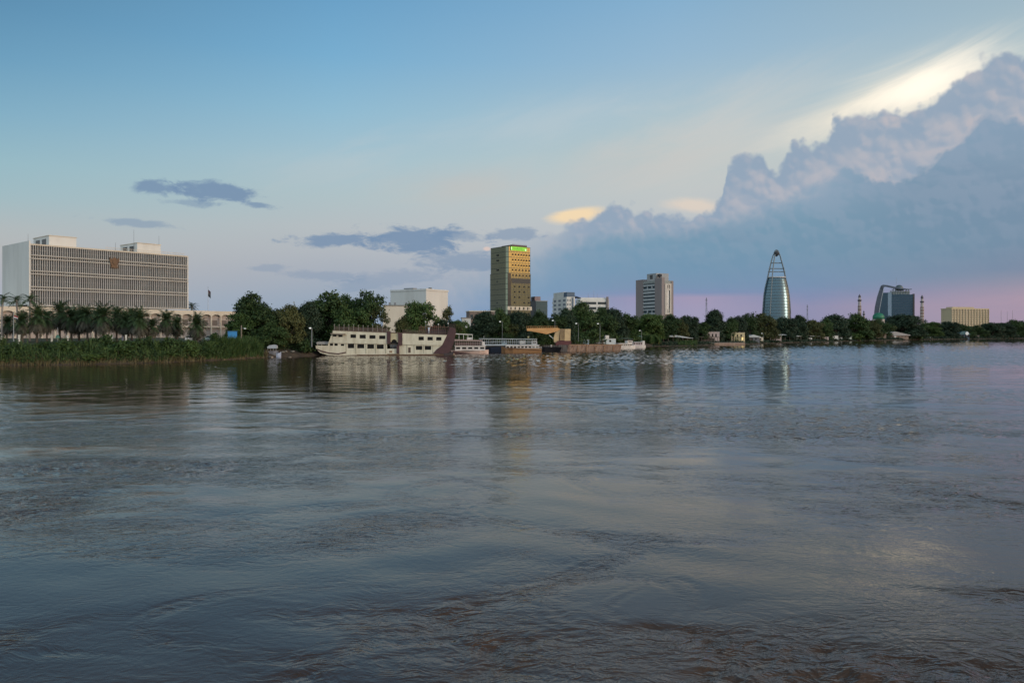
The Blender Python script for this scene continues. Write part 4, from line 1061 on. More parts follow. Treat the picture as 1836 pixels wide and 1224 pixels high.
steamer()

def ship_hull(fr, t, pts, half, mat, keel=-0.6, name='hull'):
    """pts: (u, v) of the rail from left to right at the near side; half: half-beam at each"""
    P2 = fr.poly(pts); n = len(P2); c = max(half); m = MB()
    for (x, z), h in zip(P2, half):
        m.v += [(x, c-h, z), (x, c-h*0.75, keel), (x, c+h*0.75, keel), (x, c+h, z)]
    for k in range(n-1):
        a = 4*k; b = a+4
        for j in range(3): m.f.append((a+j, b+j, b+j+1, a+j+1))
        m.f.append((a+3, b+3, b, a))
    m.f.append((0, 1, 2, 3)); m.f.append(tuple(4*(n-1)+j for j in (3, 2, 1, 0)))
    return m.build(name, mat, t)
def cabin(fr, t, ua, ub, vt, vb, y0, y1, mat, wins=0, wv=None, name='cabin', roof=None, over=0.25):
    x0, x1 = fr.x(ua, y0), fr.x(ub, y0); zt, zb = fr.p(ua, vt, y0)[1], fr.p(ua, vb, y0)[1]
    c = MB().box(x0, x1, y0, y1, zb, zt).build(name, mat, t)
    if wins:
        za, zb2 = fr.p(ua, wv[1], y0)[1], fr.p(ua, wv[0], y0)[1]
        for k in range(wins):
            xa = x0+(x1-x0)*(k+0.16)/wins; xb = x0+(x1-x0)*(k+0.84)/wins
            MB().box(xa, xb, y0-0.06, y0-0.003, za, zb2).build('window', darkhole, c)
    if roof is not None:
        MB().box(x0-over, x1+over, y0-over, y1+over, zt, zt+0.14).build('roof', roof, c)
    return c
def posts(fr, t, ua, ub, vt, vb, y, n, mat, w=0.05, rail=(), name='railing'):
    m = MB(); x0, x1 = fr.x(ua, y), fr.x(ub, y); zt, zb = fr.p(ua, vt, y)[1], fr.p(ua, vb, y)[1]
    for k in range(n+1):
        x = x0+(x1-x0)*k/n; m.box(x-w, x+w, y-w, y+w, zb, zt)
    for v in rail:
        z = fr.p(ua, v, y)[1]; m.box(x0, x1, y-w*1.2, y+w*1.2, z-0.05, z+0.05)
    return m.build(name, mat, t)

def white_ferry():
    fr = Frame(812, 264, 6.0)
    t = fr.thing('passenger_boat', 'white three-tier passenger boat with pinkish hull behind the steamer stern', 'boat')
    ship_hull(fr, t, [(809, 628), (820, 628.6), (838, 630), (860, 628.5), (870, 627.5), (877, 626.8)], [2.6, 2.9, 2.9, 2.6, 1.6, 0.25], pm('pinkish_hull', (0.62,0.47,0.41), 0.6, (0.45,0.30,0.25), 0.5))
    MB().prism(fr.poly([(812, 629), (826, 631), (846, 633.6), (812, 634.2)], -0.05), -0.10, 0.4).build('underside_panel', maroon, t)  # dark red underside of the hull at its left end
    cabin(fr, t, 816, 870, 620.2, 628.4, 0.5, 5.2, shipwhite, 5, (622.4, 625.6), 'lower_cabin', shipwhite)
    cabin(fr, t, 864.5, 869.5, 612.5, 620, 0.4, 3, shipwhite, 0, None, 'stair_house')
    MB().prism(fr.poly([(815, 608.2), (865, 609.8), (865, 611.8), (815, 611.2)], 0.3), 0.2, 5.6).build('deck', pm('dusty_pink_deck', (0.40,0.29,0.26), 0.7), t)
    posts(fr, t, 816, 864, 611, 620, 0.4, 12, pm('rail_pale', (0.40,0.31,0.28), 0.6), 0.05, (615, 617.5))
    cabin(fr, t, 817, 862, 613, 620, 2.2, 4.6, pm('dark_red_saloon', (0.10,0.045,0.045), 0.7), 0, None, 'saloon')
    MB().prism(fr.poly([(812, 597.4), (847.6, 599.2), (847.6, 600.4), (812, 599.0)], 0.4), 0.3, 5.4).build('canopy_roof', shipwhite, t)
    posts(fr, t, 815, 847, 599.6, 609, 0.5, 4, shipwhite, 0.08, (), 'canopy_posts')
    posts(fr, t, 815, 847, 599.6, 609, 5.0, 4, shipwhite, 0.08, (), 'canopy_posts')
    cabin(fr, t, 837, 846.8, 604.8, 608.8, 0.8, 3.5, shipwhite, 0, None, 'wheelhouse')
white_ferry()
def pontoon_boat():
    fr = Frame(858, 284, 4.0)
    t = fr.thing('pontoon_boat', 'long pale blue-white deck boat with many roof posts behind the brown boat', 'boat')
    ship_hull(fr, t, [(866, 624), (880, 622), (898, 621), (930, 621), (962, 620.5)], [0.5, 2.8, 3, 3, 2.8], pm('dark_blue_hull', (0.035,0.045,0.07), 0.6))
    MB().prism(fr.poly([(864, 617.2), (964, 617.4), (964, 619.2), (864, 619.4)], 0.0), -0.2, 6.2).build('deck', pm('pale_blue_deck', (0.47,0.52,0.56), 0.6), t)
    MB().prism(fr.poly([(859, 606.6), (963, 607.4), (963, 608.6), (859, 607.8)], 0.0), -0.3, 6.4).build('roof', pm('pale_roof', (0.40,0.42,0.42), 0.6), t)
    posts(fr, t, 862, 962, 608, 617.4, 0.0, 30, pm('pale_post', (0.50,0.54,0.57), 0.6), 0.05, (613,), 'roof_posts')
    posts(fr, t, 862, 962, 608, 617.4, 6.0, 14, pm('pale_post', (0.50,0.54,0.57), 0.6), 0.06, (613,), 'roof_posts')
    cabin(fr, t, 900, 909, 610.4, 617, 2, 4.5, pm('pale_blue_cabin', (0.36,0.50,0.58), 0.5), 2, (611.5, 614), 'cabin')
    cabin(fr, t, 931.5, 942, 610.6, 616.4, 0.5, 4.5, shipwhite, 0, None, 'cabin')
    cabin(fr, t, 953.5, 963, 611.2, 617, 0.5, 4.5, shipwhite, 1, (612.6, 615), 'cabin')
    MB().path([(fr.x(868), 3, fr.p(868, 607)[1]), (fr.x(868), 3, fr.p(868, 602)[1])], 0.06, 6).build('mast', palegrey, t)
pontoon_boat()
def brown_boat():
    fr = Frame(900, 276, 3.0)
    t = fr.thing('excursion_boat', 'brown-hulled excursion boat with a low white windowed cabin', 'boat')
    ship_hull(fr, t, [(899.5, 620.5), (906, 622.6), (920, 624.2), (940, 624.4), (960, 624.6), (971.5, 625.4)], [0.3, 1.6, 2.5, 2.6, 2.5, 2.0], pm('orange_brown_hull', (0.36,0.19,0.085), 0.6, (0.26,0.14,0.07), 0.6))
    c = cabin(fr, t, 907, 966.5, 619.0, 624.6, 0.8, 4.2, shipwhite, 9, (620.8, 623.6), 'cabin', shipwhite)
    MB().prism(fr.poly([(901, 622.2), (971, 627.2), (971, 628.2), (901, 623.4)], -0.06), -0.1, 0.3).build('rubbing_strip', pm('dark_rubbing_strip', (0.16,0.085,0.045), 0.7), t)
    MB().path([(fr.x(931, 2), 2, fr.p(931, 619)[1]), (fr.x(931, 2), 2, fr.p(931, 614.5)[1])], 0.12, 6).build('mast', darkpaint, t)
    posts(fr, t, 955, 971, 621.8, 625, 0.2, 6, shipwhite, 0.04, (622,))
brown_boat()

def crane():
    fr = Frame(972, 300, 2.0)
    b = fr.thing('work_barge', 'low black work barge carrying the orange crane', 'barge')
    ship_hull(fr, b, [(973, 621.6), (977, 622), (1000, 622.4), (1018, 622.6), (1022, 622.0)], [4, 4.6, 4.6, 4.6, 4.2], blackhull)
    posts(fr, b, 976, 1020, 619.4, 622.4, 0.4, 12, pm('barge_rail', (0.15,0.14,0.14), 0.7), 0.05, (619.6,))
    MB().lathe(fr.x(988.5), 1.0, [(0.25, fr.p(988, 622.4)[1]), (0.25, fr.p(988, 619.6)[1]), (0.4, fr.p(988, 619.3)[1]), (0.3, fr.p(988, 618.4)[1])], 10).build('bollard', shipwhite, b)
    t = fr.thing('deck_crane', 'orange crane with a long sagging box jib and slatted cab on the black barge', 'crane')
    org = pm('faded_orange_paint', (0.62,0.33,0.13), 0.6, (0.52,0.24,0.085), 0.7)
    tanp = pm('faded_tan_paint', (0.60,0.42,0.22), 0.6, (0.48,0.33,0.18), 0.6)
    g = lambda x, y: (940+x/7.65, 570+y/7.65)
    pp = lambda pts, yy=2.0: fr.poly([g(*q) for q in pts], yy)
    j = MB().prism(pp([(34, 140), (460, 134), (492, 150), (455, 182), (385, 200), (308, 222), (180, 195), (80, 178), (40, 178)]), 2.2, 4.2).build('jib', org, t)
    top = pp([(34, 140), (460, 134)]); m = MB()
    for k in range(18):
        x = top[0][0]+(top[1][0]-top[0][0])*k/17; m.box(x-.04, x+.04, 2.2, 2.28, top[0][1], top[0][1]+0.75)
    m.box(top[0][0], top[1][0], 2.18, 2.3, top[0][1]+0.7, top[0][1]+0.78).build('railing', org, j)
    MB().prism(pp([(492, 150), (472, 325), (455, 340), (412, 335), (405, 275), (425, 205), (462, 178)]), 2.4, 5.0).build('post', tanp, t)
    a, c = pp([(345, 236)])[0], pp([(402, 282)])[0]
    MB().path([(a[0], 3.2, a[1]), (c[0], 3.2, c[1])], 0.22, 8).build('strut', pm('strut_white', (0.58,0.55,0.5), 0.5), t)
    h = MB().prism(pp([(556, 150), (636, 150), (632, 312), (552, 312)]), 1.8, 6.0).build('cab', tanp, t)
    sl = MB()
    for k in range(11): y = 152+k*14.5; q = pp([(488, y), (556, y), (556, y+6), (488, y+6)]); sl.prism(q, 1.9, 2.1)
    sl.build('slatted_side', tanp, t)
    MB().prism(pp([(484, 150), (556, 150), (552, 312), (468, 312)]), 2.6, 5.8).build('engine_house', pm('dark_brown_engine', (0.13,0.085,0.06), 0.8), t)
    MB().prism(pp([(455, 312), (640, 312), (642, 345), (640, 375), (430, 375), (430, 345)]), 1.4, 6.4).build('turntable', pm('red_brown_base', (0.12,0.04,0.04), 0.7), t)
    a, c = pp([(58, 178)])[0], pp([(58, 250)])[0]
    MB().path([(a[0], 3.2, a[1]), (c[0], 3.2, c[1])], 0.05, 5).build('hoist_rope', darkpaint, t)
    MB().box(c[0]-0.3, c[0]+0.3, 2.9, 3.5, c[1]-0.7, c[1]).build('hook_block', pm('hook_yellow', (0.45,0.40,0.22), 0.6), t)
crane()
def rusty_barge():
    fr = Frame(1021, 297, 38.0)
    t = fr.thing('cargo_barge', 'long low rusty tan cargo barge beside the black crane barge', 'barge')
    ship_hull(fr, t, [(1020.5, 618.2), (1024, 618.6), (1060, 618.4), (1100, 618.0), (1114, 618.0), (1117, 618.4)], [3.4, 3.8, 3.8, 3.8, 3.8, 3.0], pm('rusty_tan_plate', (0.30,0.225,0.18), 0.85, (0.13,0.07,0.05), 1.3, streaky=True))
    MB().prism(fr.poly([(1021, 617.4), (1116, 617.2), (1116, 618.4), (1021, 618.7)], -0.1), -0.15, 0.3).build('gunwale', rust, t)
    for u in (1036, 1052, 1068, 1084, 1100): x = fr.x(u); MB().box(x-0.15, x+0.15, -0.08, 0.12, 0.05, fr.p(u, 618.7)[1]).build('fender_rib', rust, t)
rusty_barge()
def small_boats():
    fr = Frame(1106, 346, 22.0)
    t = fr.thing('motor_boat', 'white motor boat with cabin at the end of the rusty barge', 'boat')
    ship_hull(fr, t, [(1104, 619.5), (1115, 619.8), (1130, 619.6), (1139, 618.6), (1143, 618.0)], [1.9, 2, 2, 1.4, 0.2], shipwhite)
    cabin(fr, t, 1109.5, 1133, 617.0, 620.2, 0.5, 3.4, shipwhite, 6, (617.6, 619.4), 'cabin')
    MB().prism(fr.poly([(1108.5, 615.2), (1134.5, 615.4), (1134.5, 616.2), (1108.5, 616.2)], 0.3), 0.2, 3.8).build('roof', shipwhite, t)
    cabin(fr, t, 1125.5, 1134, 610.4, 615.3, 0.6, 3.0, shipwhite, 1, (611.4, 613.4), 'wheelhouse')
    fr = Frame(1133, 372, 12.0)
    t = fr.thing('launch', 'small pinkish-white launch moored behind the white motor boat', 'boat')
    ship_hull(fr, t, [(1133, 619.6), (1140, 619.8), (1152, 619.4), (1160, 618.8)], [1.8, 1.9, 1.7, 0.3], shipwhite)
    cabin(fr, t, 1136, 1152, 613.0, 619.8, 0.5, 3.2, pm('pinkish_cabin', (0.52,0.42,0.42), 0.6), 4, (614.6, 616.8), 'cabin', pm('greenish_roof', (0.28,0.36,0.34), 0.6))
    cabin(fr, t, 1152, 1156.2, 611.0, 619.6, 0.6, 3.0, shipwhite, 0, None, 'end_cabin')
    # covered boat and skiff under the trees at the left
    fr = Frame(478, 225, 8.0)
    t = fr.thing('covered_boat', 'small grey-white covered boat drawn up under dark trees beside the reeds', 'boat')
    ship_hull(fr, t, [(478, 628.2), (482, 629), (490, 629.2), (497, 628.6)], [0.4, 1.3, 1.4, 1.0], pm('grey_hull', (0.20,0.20,0.22), 0.6), 0.3)
    MB().prism(fr.poly([(478.5, 622.2), (483, 618.6), (492, 617.8), (495.5, 619.6), (496, 624.2), (480, 624.6)], 0.2), 0.2, 2.6).build('cover', pm('grey_white_tarp', (0.40,0.43,0.47), 0.7), t)
    posts(fr, t, 480, 495, 624, 628.6, 0.4, 3, palegrey, 0.04, (), 'cover_posts')
    fr = Frame(496, 222, 20.0)
    t = fr.thing('rowing_boat', 'small blue and white rowing boat beside the covered boat', 'boat')
    ship_hull(fr, t, [(495.5, 632), (498, 633.2), (502, 632.4), (504.5, 630)], [0.6, 0.8, 0.7, 0.15], pm('blue_white_paint', (0.32,0.38,0.52), 0.5, (0.52,0.54,0.60), 1.0), 0.1)
    MB().box(fr.x(497.5), fr.x(502.5), 0.5, 0.9, fr.p(499, 632.6)[1], fr.p(499, 632.0)[1]).build('thwart', pm('dark_blue_seat', (0.03,0.045,0.12), 0.6), t)
    for u, v, w, lab in ((1660, 604.4, 10, 'white skiff on the far bank right of the grey-roofed shed'), (1668, 605.6, 9, 'second white skiff on the far bank, lying lower at the waterline'), (1763, 604.2, 12, 'long white skiff on the far bank below the hotel')):
        off = 10.0 if v < 605 else 4.0; Y = shoreY(u)+off; zg = gz(off, u); v = V0+(H-zg-1.0)*F/Y; fr = Frame(u-w/2, Y, 4.0)
        t = fr.thing('skiff', lab, 'boat', 'white skiffs on the far bank')
        ship_hull(fr, t, [(u-w/2, v-0.5), (u-w*.3, v), (u+w*.3, v), (u+w/2, v-0.6)], [0.4, 1.3, 1.3, 0.3], shipwhite, zg-0.15)
        MB().box(fr.x(u-w*.15), fr.x(u+w*.2), 0.5, 2.0, fr.p(u, v)[1], fr.p(u, v-0.9)[1]).build('cabin', shipwhite, t)
small_boats()
# ------------------------------------------------------------------ small buildings on the bank
def hut(name, label, ua, ub, vt, off, mat, roofmat, th=8.0, deep=5.0, nwin=2, cat='hut', over=0.5, vb=None, pitch=0.0, door=True, group=None):
    Y = shoreY((ua+ub)/2)+off; fr = Frame(ua, Y, th)
    t = fr.thing(name, label, cat, group)
    L = fr.x(ub); zt = zat(vt, Y); zb = gz(off, (ua+ub)/2)-1.0 if vb is None else zat(vb, Y)
    MB().box(0, L, 0, deep, zb, zt).build('wall', mat, t)
    MB().prism([(-over, zt), (L+over, zt), (L+over, zt+0.18+pitch*0.15), (L*0.35, zt+0.18+pitch), (-over, zt+0.18+pitch*0.4)], -over, deep+over).build('roof', roofmat, t)
    gh = max(zb+1.0, gz(off, (ua+ub)/2))
    for k in range(nwin):
        x = L*(k+0.7)/(nwin+0.7); w = min(0.9, L/nwin*0.35)
        MB().box(x-w/2, x+w/2, -0.05, -0.002, gh+(zt-gh)*0.45, gh+(zt-gh)*0.8).build('window', darkhole, t)
    if door: MB().box(L*0.06, L*0.06+min(1.0, L*0.25), -0.05, -0.002, gh, gh+(zt-gh)*0.75).build('door', pm('brown_door', (0.10,0.065,0.05), 0.7), t)
    return t, fr, L, zt
def canopy(label, ua, ub, vt, off, roofmat, deep=8.0, npost=6, sag=0.5, group=None, name='canopy', th=6.0):
    Y = shoreY((ua+ub)/2)+off; fr = Frame(ua, Y, th); t = fr.thing(name, label, 'shelter', group)
    L = fr.x(ub); zt = zat(vt, Y)
    m = MB(); m.prism([(0, zt-0.1), (L, zt-sag), (L, zt-sag+0.14), (L*0.5, zt+0.45), (0, zt+0.06)], 0, deep); m.build('roof', roofmat, t)
    for k in range(npost):
        x = 0.3+(L-0.6)*k/(npost-1); MB().box(x-0.12, x+0.12, 0.2, 0.44, gz(off, (ua+ub)/2)-0.5, zt-0.1-sag*x/L).build('post', pm('brown_post', (0.13,0.10,0.08), 0.8), t)
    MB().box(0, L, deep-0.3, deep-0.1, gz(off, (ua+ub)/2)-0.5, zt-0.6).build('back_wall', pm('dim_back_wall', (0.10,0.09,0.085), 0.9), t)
    return t
tin = pm('pale_tin_roof', (0.50,0.52,0.52), 0.5); greytin = pm('grey_tin_roof', (0.33,0.31,0.30), 0.6)
browns = pm('mud_brown_wall', (0.24,0.18,0.145), 0.9, (0.18,0.13,0.105), 0.6)
pink = pm('pale_pink_wall', (0.44,0.36,0.34), 0.85)
yellow = pm('pale_yellow_wall', (0.52,0.44,0.27), 0.85, (0.40,0.33,0.2))
def misc():
    # quayside cabins behind the rusty barge
    t, fr, L, zt = hut('quay_cabin', 'white cabin with pale blue side and rooftop box above the rusty barge', 1077, 1104, 607.6, 8, pm('white_blue_cabin', (0.56,0.60,0.60), 0.6), shipwhite, 10, 5, 2, 'cabin', 0.15)
    MB().box(L*.35, L*.6, 1, 3, zt+0.2, zt+1.7).build('roof_box', shipwhite, t)
    hut('quay_hut', 'blue-grey timber hut behind the left end of the rusty barge', 1041, 1056, 609.4, 14, blueg, greytin, 6, 4, 3, 'hut', 0.2)
    hut('quay_shed', 'low grey shed between the blue-grey hut and the white cabin', 1060, 1076, 609.2, 16, pm('mid_grey_wall', (0.27,0.26,0.28), 0.8), tin, 6, 4, 1, 'hut', 0.2)
    canopy('long dark green canopy behind the white motor boat', 1105, 1136, 607.2, 8, pm('dark_green_sheet', (0.07,0.11,0.09), 0.7), 5, 5, 0.1)
    canopy('white-roofed riverside shelter with dark openings right of the green reed mound', 1180, 1243, 602.0, 16, tin, 10, 8, 1.4)
    canopy('teal sheet canopy just above the green reed mound', 1140, 1152, 603.0, 26, pm('teal_sheet', (0.12,0.26,0.24), 0.7), 5, 3, 0.2)
    Y = shoreY(1275); fr = Frame(1248, Y+3, 8)
    w = fr.thing('embankment_wall', 'low reddish-brown stone embankment wall along the waterline', 'wall')
    L = fr.x(1336); MB().box(0, L, 0, 1.2, -1, 1.35).build('wall', pm('red_brown_stone', (0.25,0.155,0.115), 0.9, (0.33,0.25,0.19), 0.8, bump=0.4), w)
    MB().box(-0.1, L+0.1, -0.1, 1.3, 1.35, 1.55).build('coping', pm('coping_grey', (0.30,0.27,0.25), 0.9), w)
    hut('pink_house', 'pinkish brick house with a dark veranda on the embankment', 1267, 1290, 594.8, 20, pink, greytin, 8, 6, 3, 'house', 0.4)
    canopy('brown thatched veranda in front of the pinkish house', 1252, 1288, 604.2, 12, pm('thatch_brown', (0.14,0.11,0.085), 0.95), 6, 7, 0.2)
    t, fr, L, zt = hut('yellow_house', 'pale yellow riverside house with one warm lit window', 1311, 1335.5, 596.2, 12, yellow, pm('flat_roof_tan', (0.36,0.30,0.22), 0.9), 8, 7, 3, 'house', 0.1)
    zg = gz(12, 1323)
    MB().box(L*0.78, L*0.92, -0.08, -0.003, zg+1.2, zg+2.9).build('lit_window', pm('warm_lit_window', (0.8,0.6,0.25), 0.5, emit=(1.0,0.72,0.30,1.1)), t)
    MB().box(L*0.02, L*0.98, -0.6, 0, zg+3.2, zg+3.4).build('string_course', yellow, t)
    for k in range(6): x = L*(k+.1)/6; MB().box(x, x+0.35, -0.5, -0.1, zg-1, zg+3.2).build('column', yellow, t)
    t, fr, L, zt = hut('grey_gable_hut', 'dark grey hut with a sloping pale roof right of the yellow house', 1344, 1362, 604.4, 8, pm('dark_grey_board', (0.12,0.125,0.14), 0.8), tin, 8, 5, 2, 'hut', 0.5, None, 1.5)
    hut('cream_hut', 'small cream hut at the right end of the dark grey hut', 1361, 1368.5, 604.6, 9, cream, greytin, 8, 4, 1, 'hut', 0.2)
    hut('long_pink_shed', 'long pale pink shed below the pointed glass tower', 1381, 1401, 602.4, 12, pink, tin, 6, 5, 3, 'shed', 0.3)
    canopy('flat white roof canopy below the pointed glass tower', 1391, 1417, 600.2, 18, tin, 8, 4, 0.3)
    canopy('narrow white roof canopy right of the pointed glass tower', 1420, 1437, 602.4, 14, tin, 7, 4, 0.3)
    canopy('brownish flat canopy with a white box beneath it', 1447, 1472, 602.6, 16, greytin, 7, 5, 0.3)
    hut('white_kiosk', 'small white kiosk under the brownish canopy', 1450, 1456, 605.8, 10, white, tin, 4, 3, 1, 'kiosk', 0.2)
    hut('pale_hut', 'pale hut leftmost of the pair by the round dark tree', 1474, 1486, 604.0, 10, pink, greytin, 6, 5, 2, 'hut', 0.3)
    hut('white_hut', 'taller white hut next to the round dark tree', 1490.5, 1503, 601.6, 10, white, greytin, 6, 5, 1, 'hut', 0.3)
    hut('small_hut', 'small low white hut close right of the taller white hut', 1505.5, 1510, 605, 8, white, greytin, 6, 4, 1, 'hut', 0.2)
    hut('green_white_hut', 'greenish white hut half hidden in bushes on the far bank', 1519, 1527, 603.2, 8, pm('greenish_white', (0.42,0.46,0.40), 0.8), tin, 6, 4, 1, 'hut', 0.3)
    t, fr, L, zt = hut('pale_roofed_pavilion', 'pavilion with a tall pale green-white roof left of the grey shed', 1570, 1589, 597.6, 16, browns, pm('pale_green_roof', (0.42,0.46,0.42), 0.7), 5, 9, 3, 'pavilion', 0.8, None, 3.4)
    t, fr, L, zt = hut('grey_roofed_shed', 'long shed with a sloping grey roof at the water below the curved tower', 1590, 1629, 601.5, 12, browns, greytin, 10, 12, 6, 'shed', 1.2, None, 4.0)
    MB().box(L*.33, L*.42, -0.6, -0.01, gz(12, 1610), gz(12, 1610)+2.6).build('white_panel', white, t)
    # blue kiosk with the white disc
    Y = shoreY(1729)+6; fr = Frame(1719, Y, 4); t = fr.thing('blue_kiosk', 'dark blue riverside kiosk with a bright white disc on its roof', 'kiosk')
    L = fr.x(1738); zt = zat(599.5, Y); MB().box(0, L, 0, 8, 0, zt).build('wall', pm('night_blue_board', (0.035,0.075,0.12), 0.6), t)
    MB().prism([(-1, zt), (L+1, zt), (L*.75, zt+3.8), (L*.3, zt+3.8)], -1, 9).build('roof', pm('teal_roof', (0.05,0.13,0.15), 0.6), t)
    dsc = MB().lathe(0, 0, [(2.0, 0), (2.0, 0.3)], 20).build('disc', pm('disc_white', (0.8,0.8,0.78), 0.5), t); dsc.location = (fr.x(1732.5), -1.3, zat(597.6, Y)); dsc.rotation_euler = (PI/2, 0, 0)
    for k in range(4): x = L*(k+.3)/4; MB().box(x, x+2, -0.1, -0.01, 2.0, zt-0.5).build('window', darkhole, t)
    hut('far_white_hut', 'small white hut alone under the far right trees', 1794, 1800.5, 599.6, 10, white, tin, 4, 6, 1, 'hut', 0.6)
    hut('brown_bank_hut', 'brown hut low on the bank right of the dark blue kiosk', 1744, 1756, 601.4, 8, browns, greytin, 4, 6, 2, 'hut', 0.4)
    # blue kiosk among the left trees
    Y = shoreY(418)+12; fr = Frame(409, Y, 24); t = fr.thing('blue_box_kiosk', 'bright blue box kiosk beside tall reeds under the left trees', 'kiosk')
    L = fr.x(425); bl = pm('bright_blue_panel', (0.02,0.19,0.46), 0.5, (0.03,0.23,0.52), 0.4)
    MB().box(0, L, 0, 2.4, gz(12, 418)-0.5, zat(594, Y)).build('wall', bl, t)
    MB().box(-0.1, L+0.15, -0.15, 2.5, zat(594, Y), zat(593.2, Y)).build('roof', pm('blue_roof', (0.03,0.14,0.30), 0.5), t)
    MB().box(L*.3, L*.75, -0.04, -0.003, gz(12, 418)+0.6, gz(12, 418)+1.7).build('hatch', pm('deep_blue_hatch', (0.02,0.11,0.28), 0.5), t)
misc()

# ------------------------------------------------------------------ posts, lamps, flags, cars, signs
def lamps():
    globe = pm('lamp_head_lit', (0.75,0.75,0.72), 0.4, emit=(0.9,0.9,0.85,0.35))
    def lamp(u, v, Y, label, arm=0.9, h0=4.0, pole=0.09, group='street lamps along the riverside'):
        t = thing_at('street_lamp', label, 'street lamp', (xat(u, Y), Y, 0), 0, group)
        z = zat(v, Y)
        MB().path([(arm, 0, h0-0.5), (arm, 0, z-0.1), (arm*0.7, 0, z+0.15), (0.1, 0, z+0.2)], [pole, pole*0.7, pole*0.6, pole*0.5], 8).build('pole', greymetal, t)
        MB().lathe(0, 0, [(0.1, z+0.2), (0.34, z+0.1), (0.36, z-0.1), (0.12, z-0.26)], 10).build('lamp_head', globe, t)
    lamp(556, 588.0, 228, 'pale twin-headed lamp post in front of dark trees left of the steamer bow', 0.5, 3.5, 0.16)
    for u, v, Y, lab in ((896.5, 576.4, 310, 'white lamp over the trees left of the orange jib'), (991, 574.5, 318, 'lamp just above the orange crane jib'), (1033, 579.8, 322, 'lamp on a dark pole directly right of the crane cab'), (1072, 580.2, 330, 'lamp on a dark pole above the white quay cabin'),
                       (1147, 592.5, 385, 'lamp beside the trees above the small launch'), (1319.5, 591.2, 497, 'lamp above the pale yellow house roof'), (1366, 597.5, 500, 'lamp over the small cream hut')):
        lamp(u, v, Y, lab)
    wp = pm('white_pillar_paint', (0.62,0.60,0.54), 0.7)
    for u, va, vb, Y, lab in ((4, 603, 615, 186, 'white promenade pillar at the far left edge'), (34.5, 600, 612, 188, 'white promenade pillar right of the red-flag pole'), (93, 600.5, 607, 200, 'short white promenade pillar left of the green parasol'), (121.5, 601, 612, 194, 'white promenade pillar right of the green parasol'),
                            (201, 600.5, 606.5, 200, 'short white promenade pillar left of the slim grey column'), (226, 600, 609.5, 196, 'white promenade pillar right of the slim grey column')):
        t = thing_at('white_pillar', lab, 'pillar', (xat(u, Y), Y, 0), 0.4, 'white promenade pillars')
        z0, z1 = zat(vb, Y)-0.8, zat(va, Y)
        MB().box(-0.22, 0.22, -0.22, 0.22, z0, z1-0.08).build('shaft', wp, t)
        MB().box(-0.28, 0.28, -0.28, 0.28, z1-0.08, z1).build('cap', wp, t)
    def flag(u, Y, v0, vf0, vf1, wf, cols, label, thick=0.05):
        t = thing_at('flagpole', label, 'flagpole', (xat(u, Y), Y, 0), 0, 'flagpoles')
        MB().path([(0, 0, 3.5), (0, 0, zat(v0, Y))], [thick*1.5, thick*0.8], 8).lathe(0, 0, [(0.03, zat(v0, Y)), (thick*1.8, zat(v0, Y)+0.08), (0.03, zat(v0, Y)+0.2)], 8).build('pole', palegrey, t)
        za, zb = zat(vf0, Y), zat(vf1, Y); fl = None
        for k, c in enumerate(cols):
            a = za+(zb-za)*k/len(cols); b = za+(zb-za)*(k+1)/len(cols); m = MB(); n = 8
            for i in range(n):
                x0, x1 = wf*i/n, wf*(i+1)/n; s = lambda x: 0.18*math.sin(x*4)*x/wf; d = lambda x: -0.35*x*abs(za-zb)/wf
                m.prism([(x0+0.05, b+d(x0)), (x1+0.05, b+d(x1)), (x1+0.05, a+d(x1)), (x0+0.05, a+d(x0))], s(x0), s(x0)+0.03)
            o = m.build('flag' if fl is None else 'stripe', c, t if fl is None else fl)
            if fl is None: fl = o
    fr_, fw, fk = pm('flag_red', (0.42,0.05,0.05), 0.7), pm('flag_white', (0.6,0.58,0.55), 0.7), pm('flag_dark', (0.03,0.04,0.05), 0.8)
    flag(24.5, 186, 560.5, 565.5, 571.5, 0.95, [fr_, fw, fk], 'thin flagpole with a small red and white flag among the left palms')
    flag(373, 330, 514.5, 519, 531, 1.1, [pm('flag_dull_red', (0.10,0.05,0.055), 0.8), pm('flag_grey', (0.10,0.10,0.11), 0.8), fk], 'tall thin flagpole with a drooping dark flag right of the slab building', 0.07)
    # slim grey column, utility pole
    t = thing_at('light_column', 'slim pale grey column standing between two date palms', 'column', (xat(220, 215), 215, 0))
    MB().path([(0, 0, 3.5), (0, 0, zat(566, 215))], [0.26, 0.2], 10).build('shaft', pm('column_grey', (0.34,0.34,0.40), 0.7), t)
    MB().box(-0.35, 0.35, -0.35, 0.35, zat(566, 215), zat(564.5, 215)).build('cap', palegrey, t)
    t = thing_at('utility_pole', 'weathered wooden utility pole beside the bright blue kiosk', 'pole', (xat(432.5, 222), 222, 0))
    MB().path([(0, 0, 3.2), (0.05, 0, zat(583, 222))], [0.22, 0.16], 10).build('pole', pm('weathered_wood', (0.23,0.19,0.155), 0.9, bump=0.3), t)
    MB().box(0.1, 1.3, -0.06, 0.06, zat(588.4, 222), zat(587.8, 222)).build('lamp_arm', greymetal, t)
    MB().box(0.8, 1.35, -0.15, 0.15, zat(589.4, 222), zat(588.4, 222)).build('lamp_head', globe, t)
    # garden parasol
    Y = 192; t = thing_at('parasol', 'furled green garden parasol on a thin pole behind the bank shrubs', 'parasol', (xat(103.5, Y), Y, 0))
    MB().path([(0, 0, 4), (0, 0, zat(587, Y))], 0.045, 8).build('pole', palegrey, t)
    zz = zat(604, Y); MB().lathe(0, 0, [(0.5, zz-0.3), (0.42, zz+0.2), (0.1, zz+0.55)], 12).build('base', pm('teal_plastic', (0.05,0.17,0.13), 0.5), t)
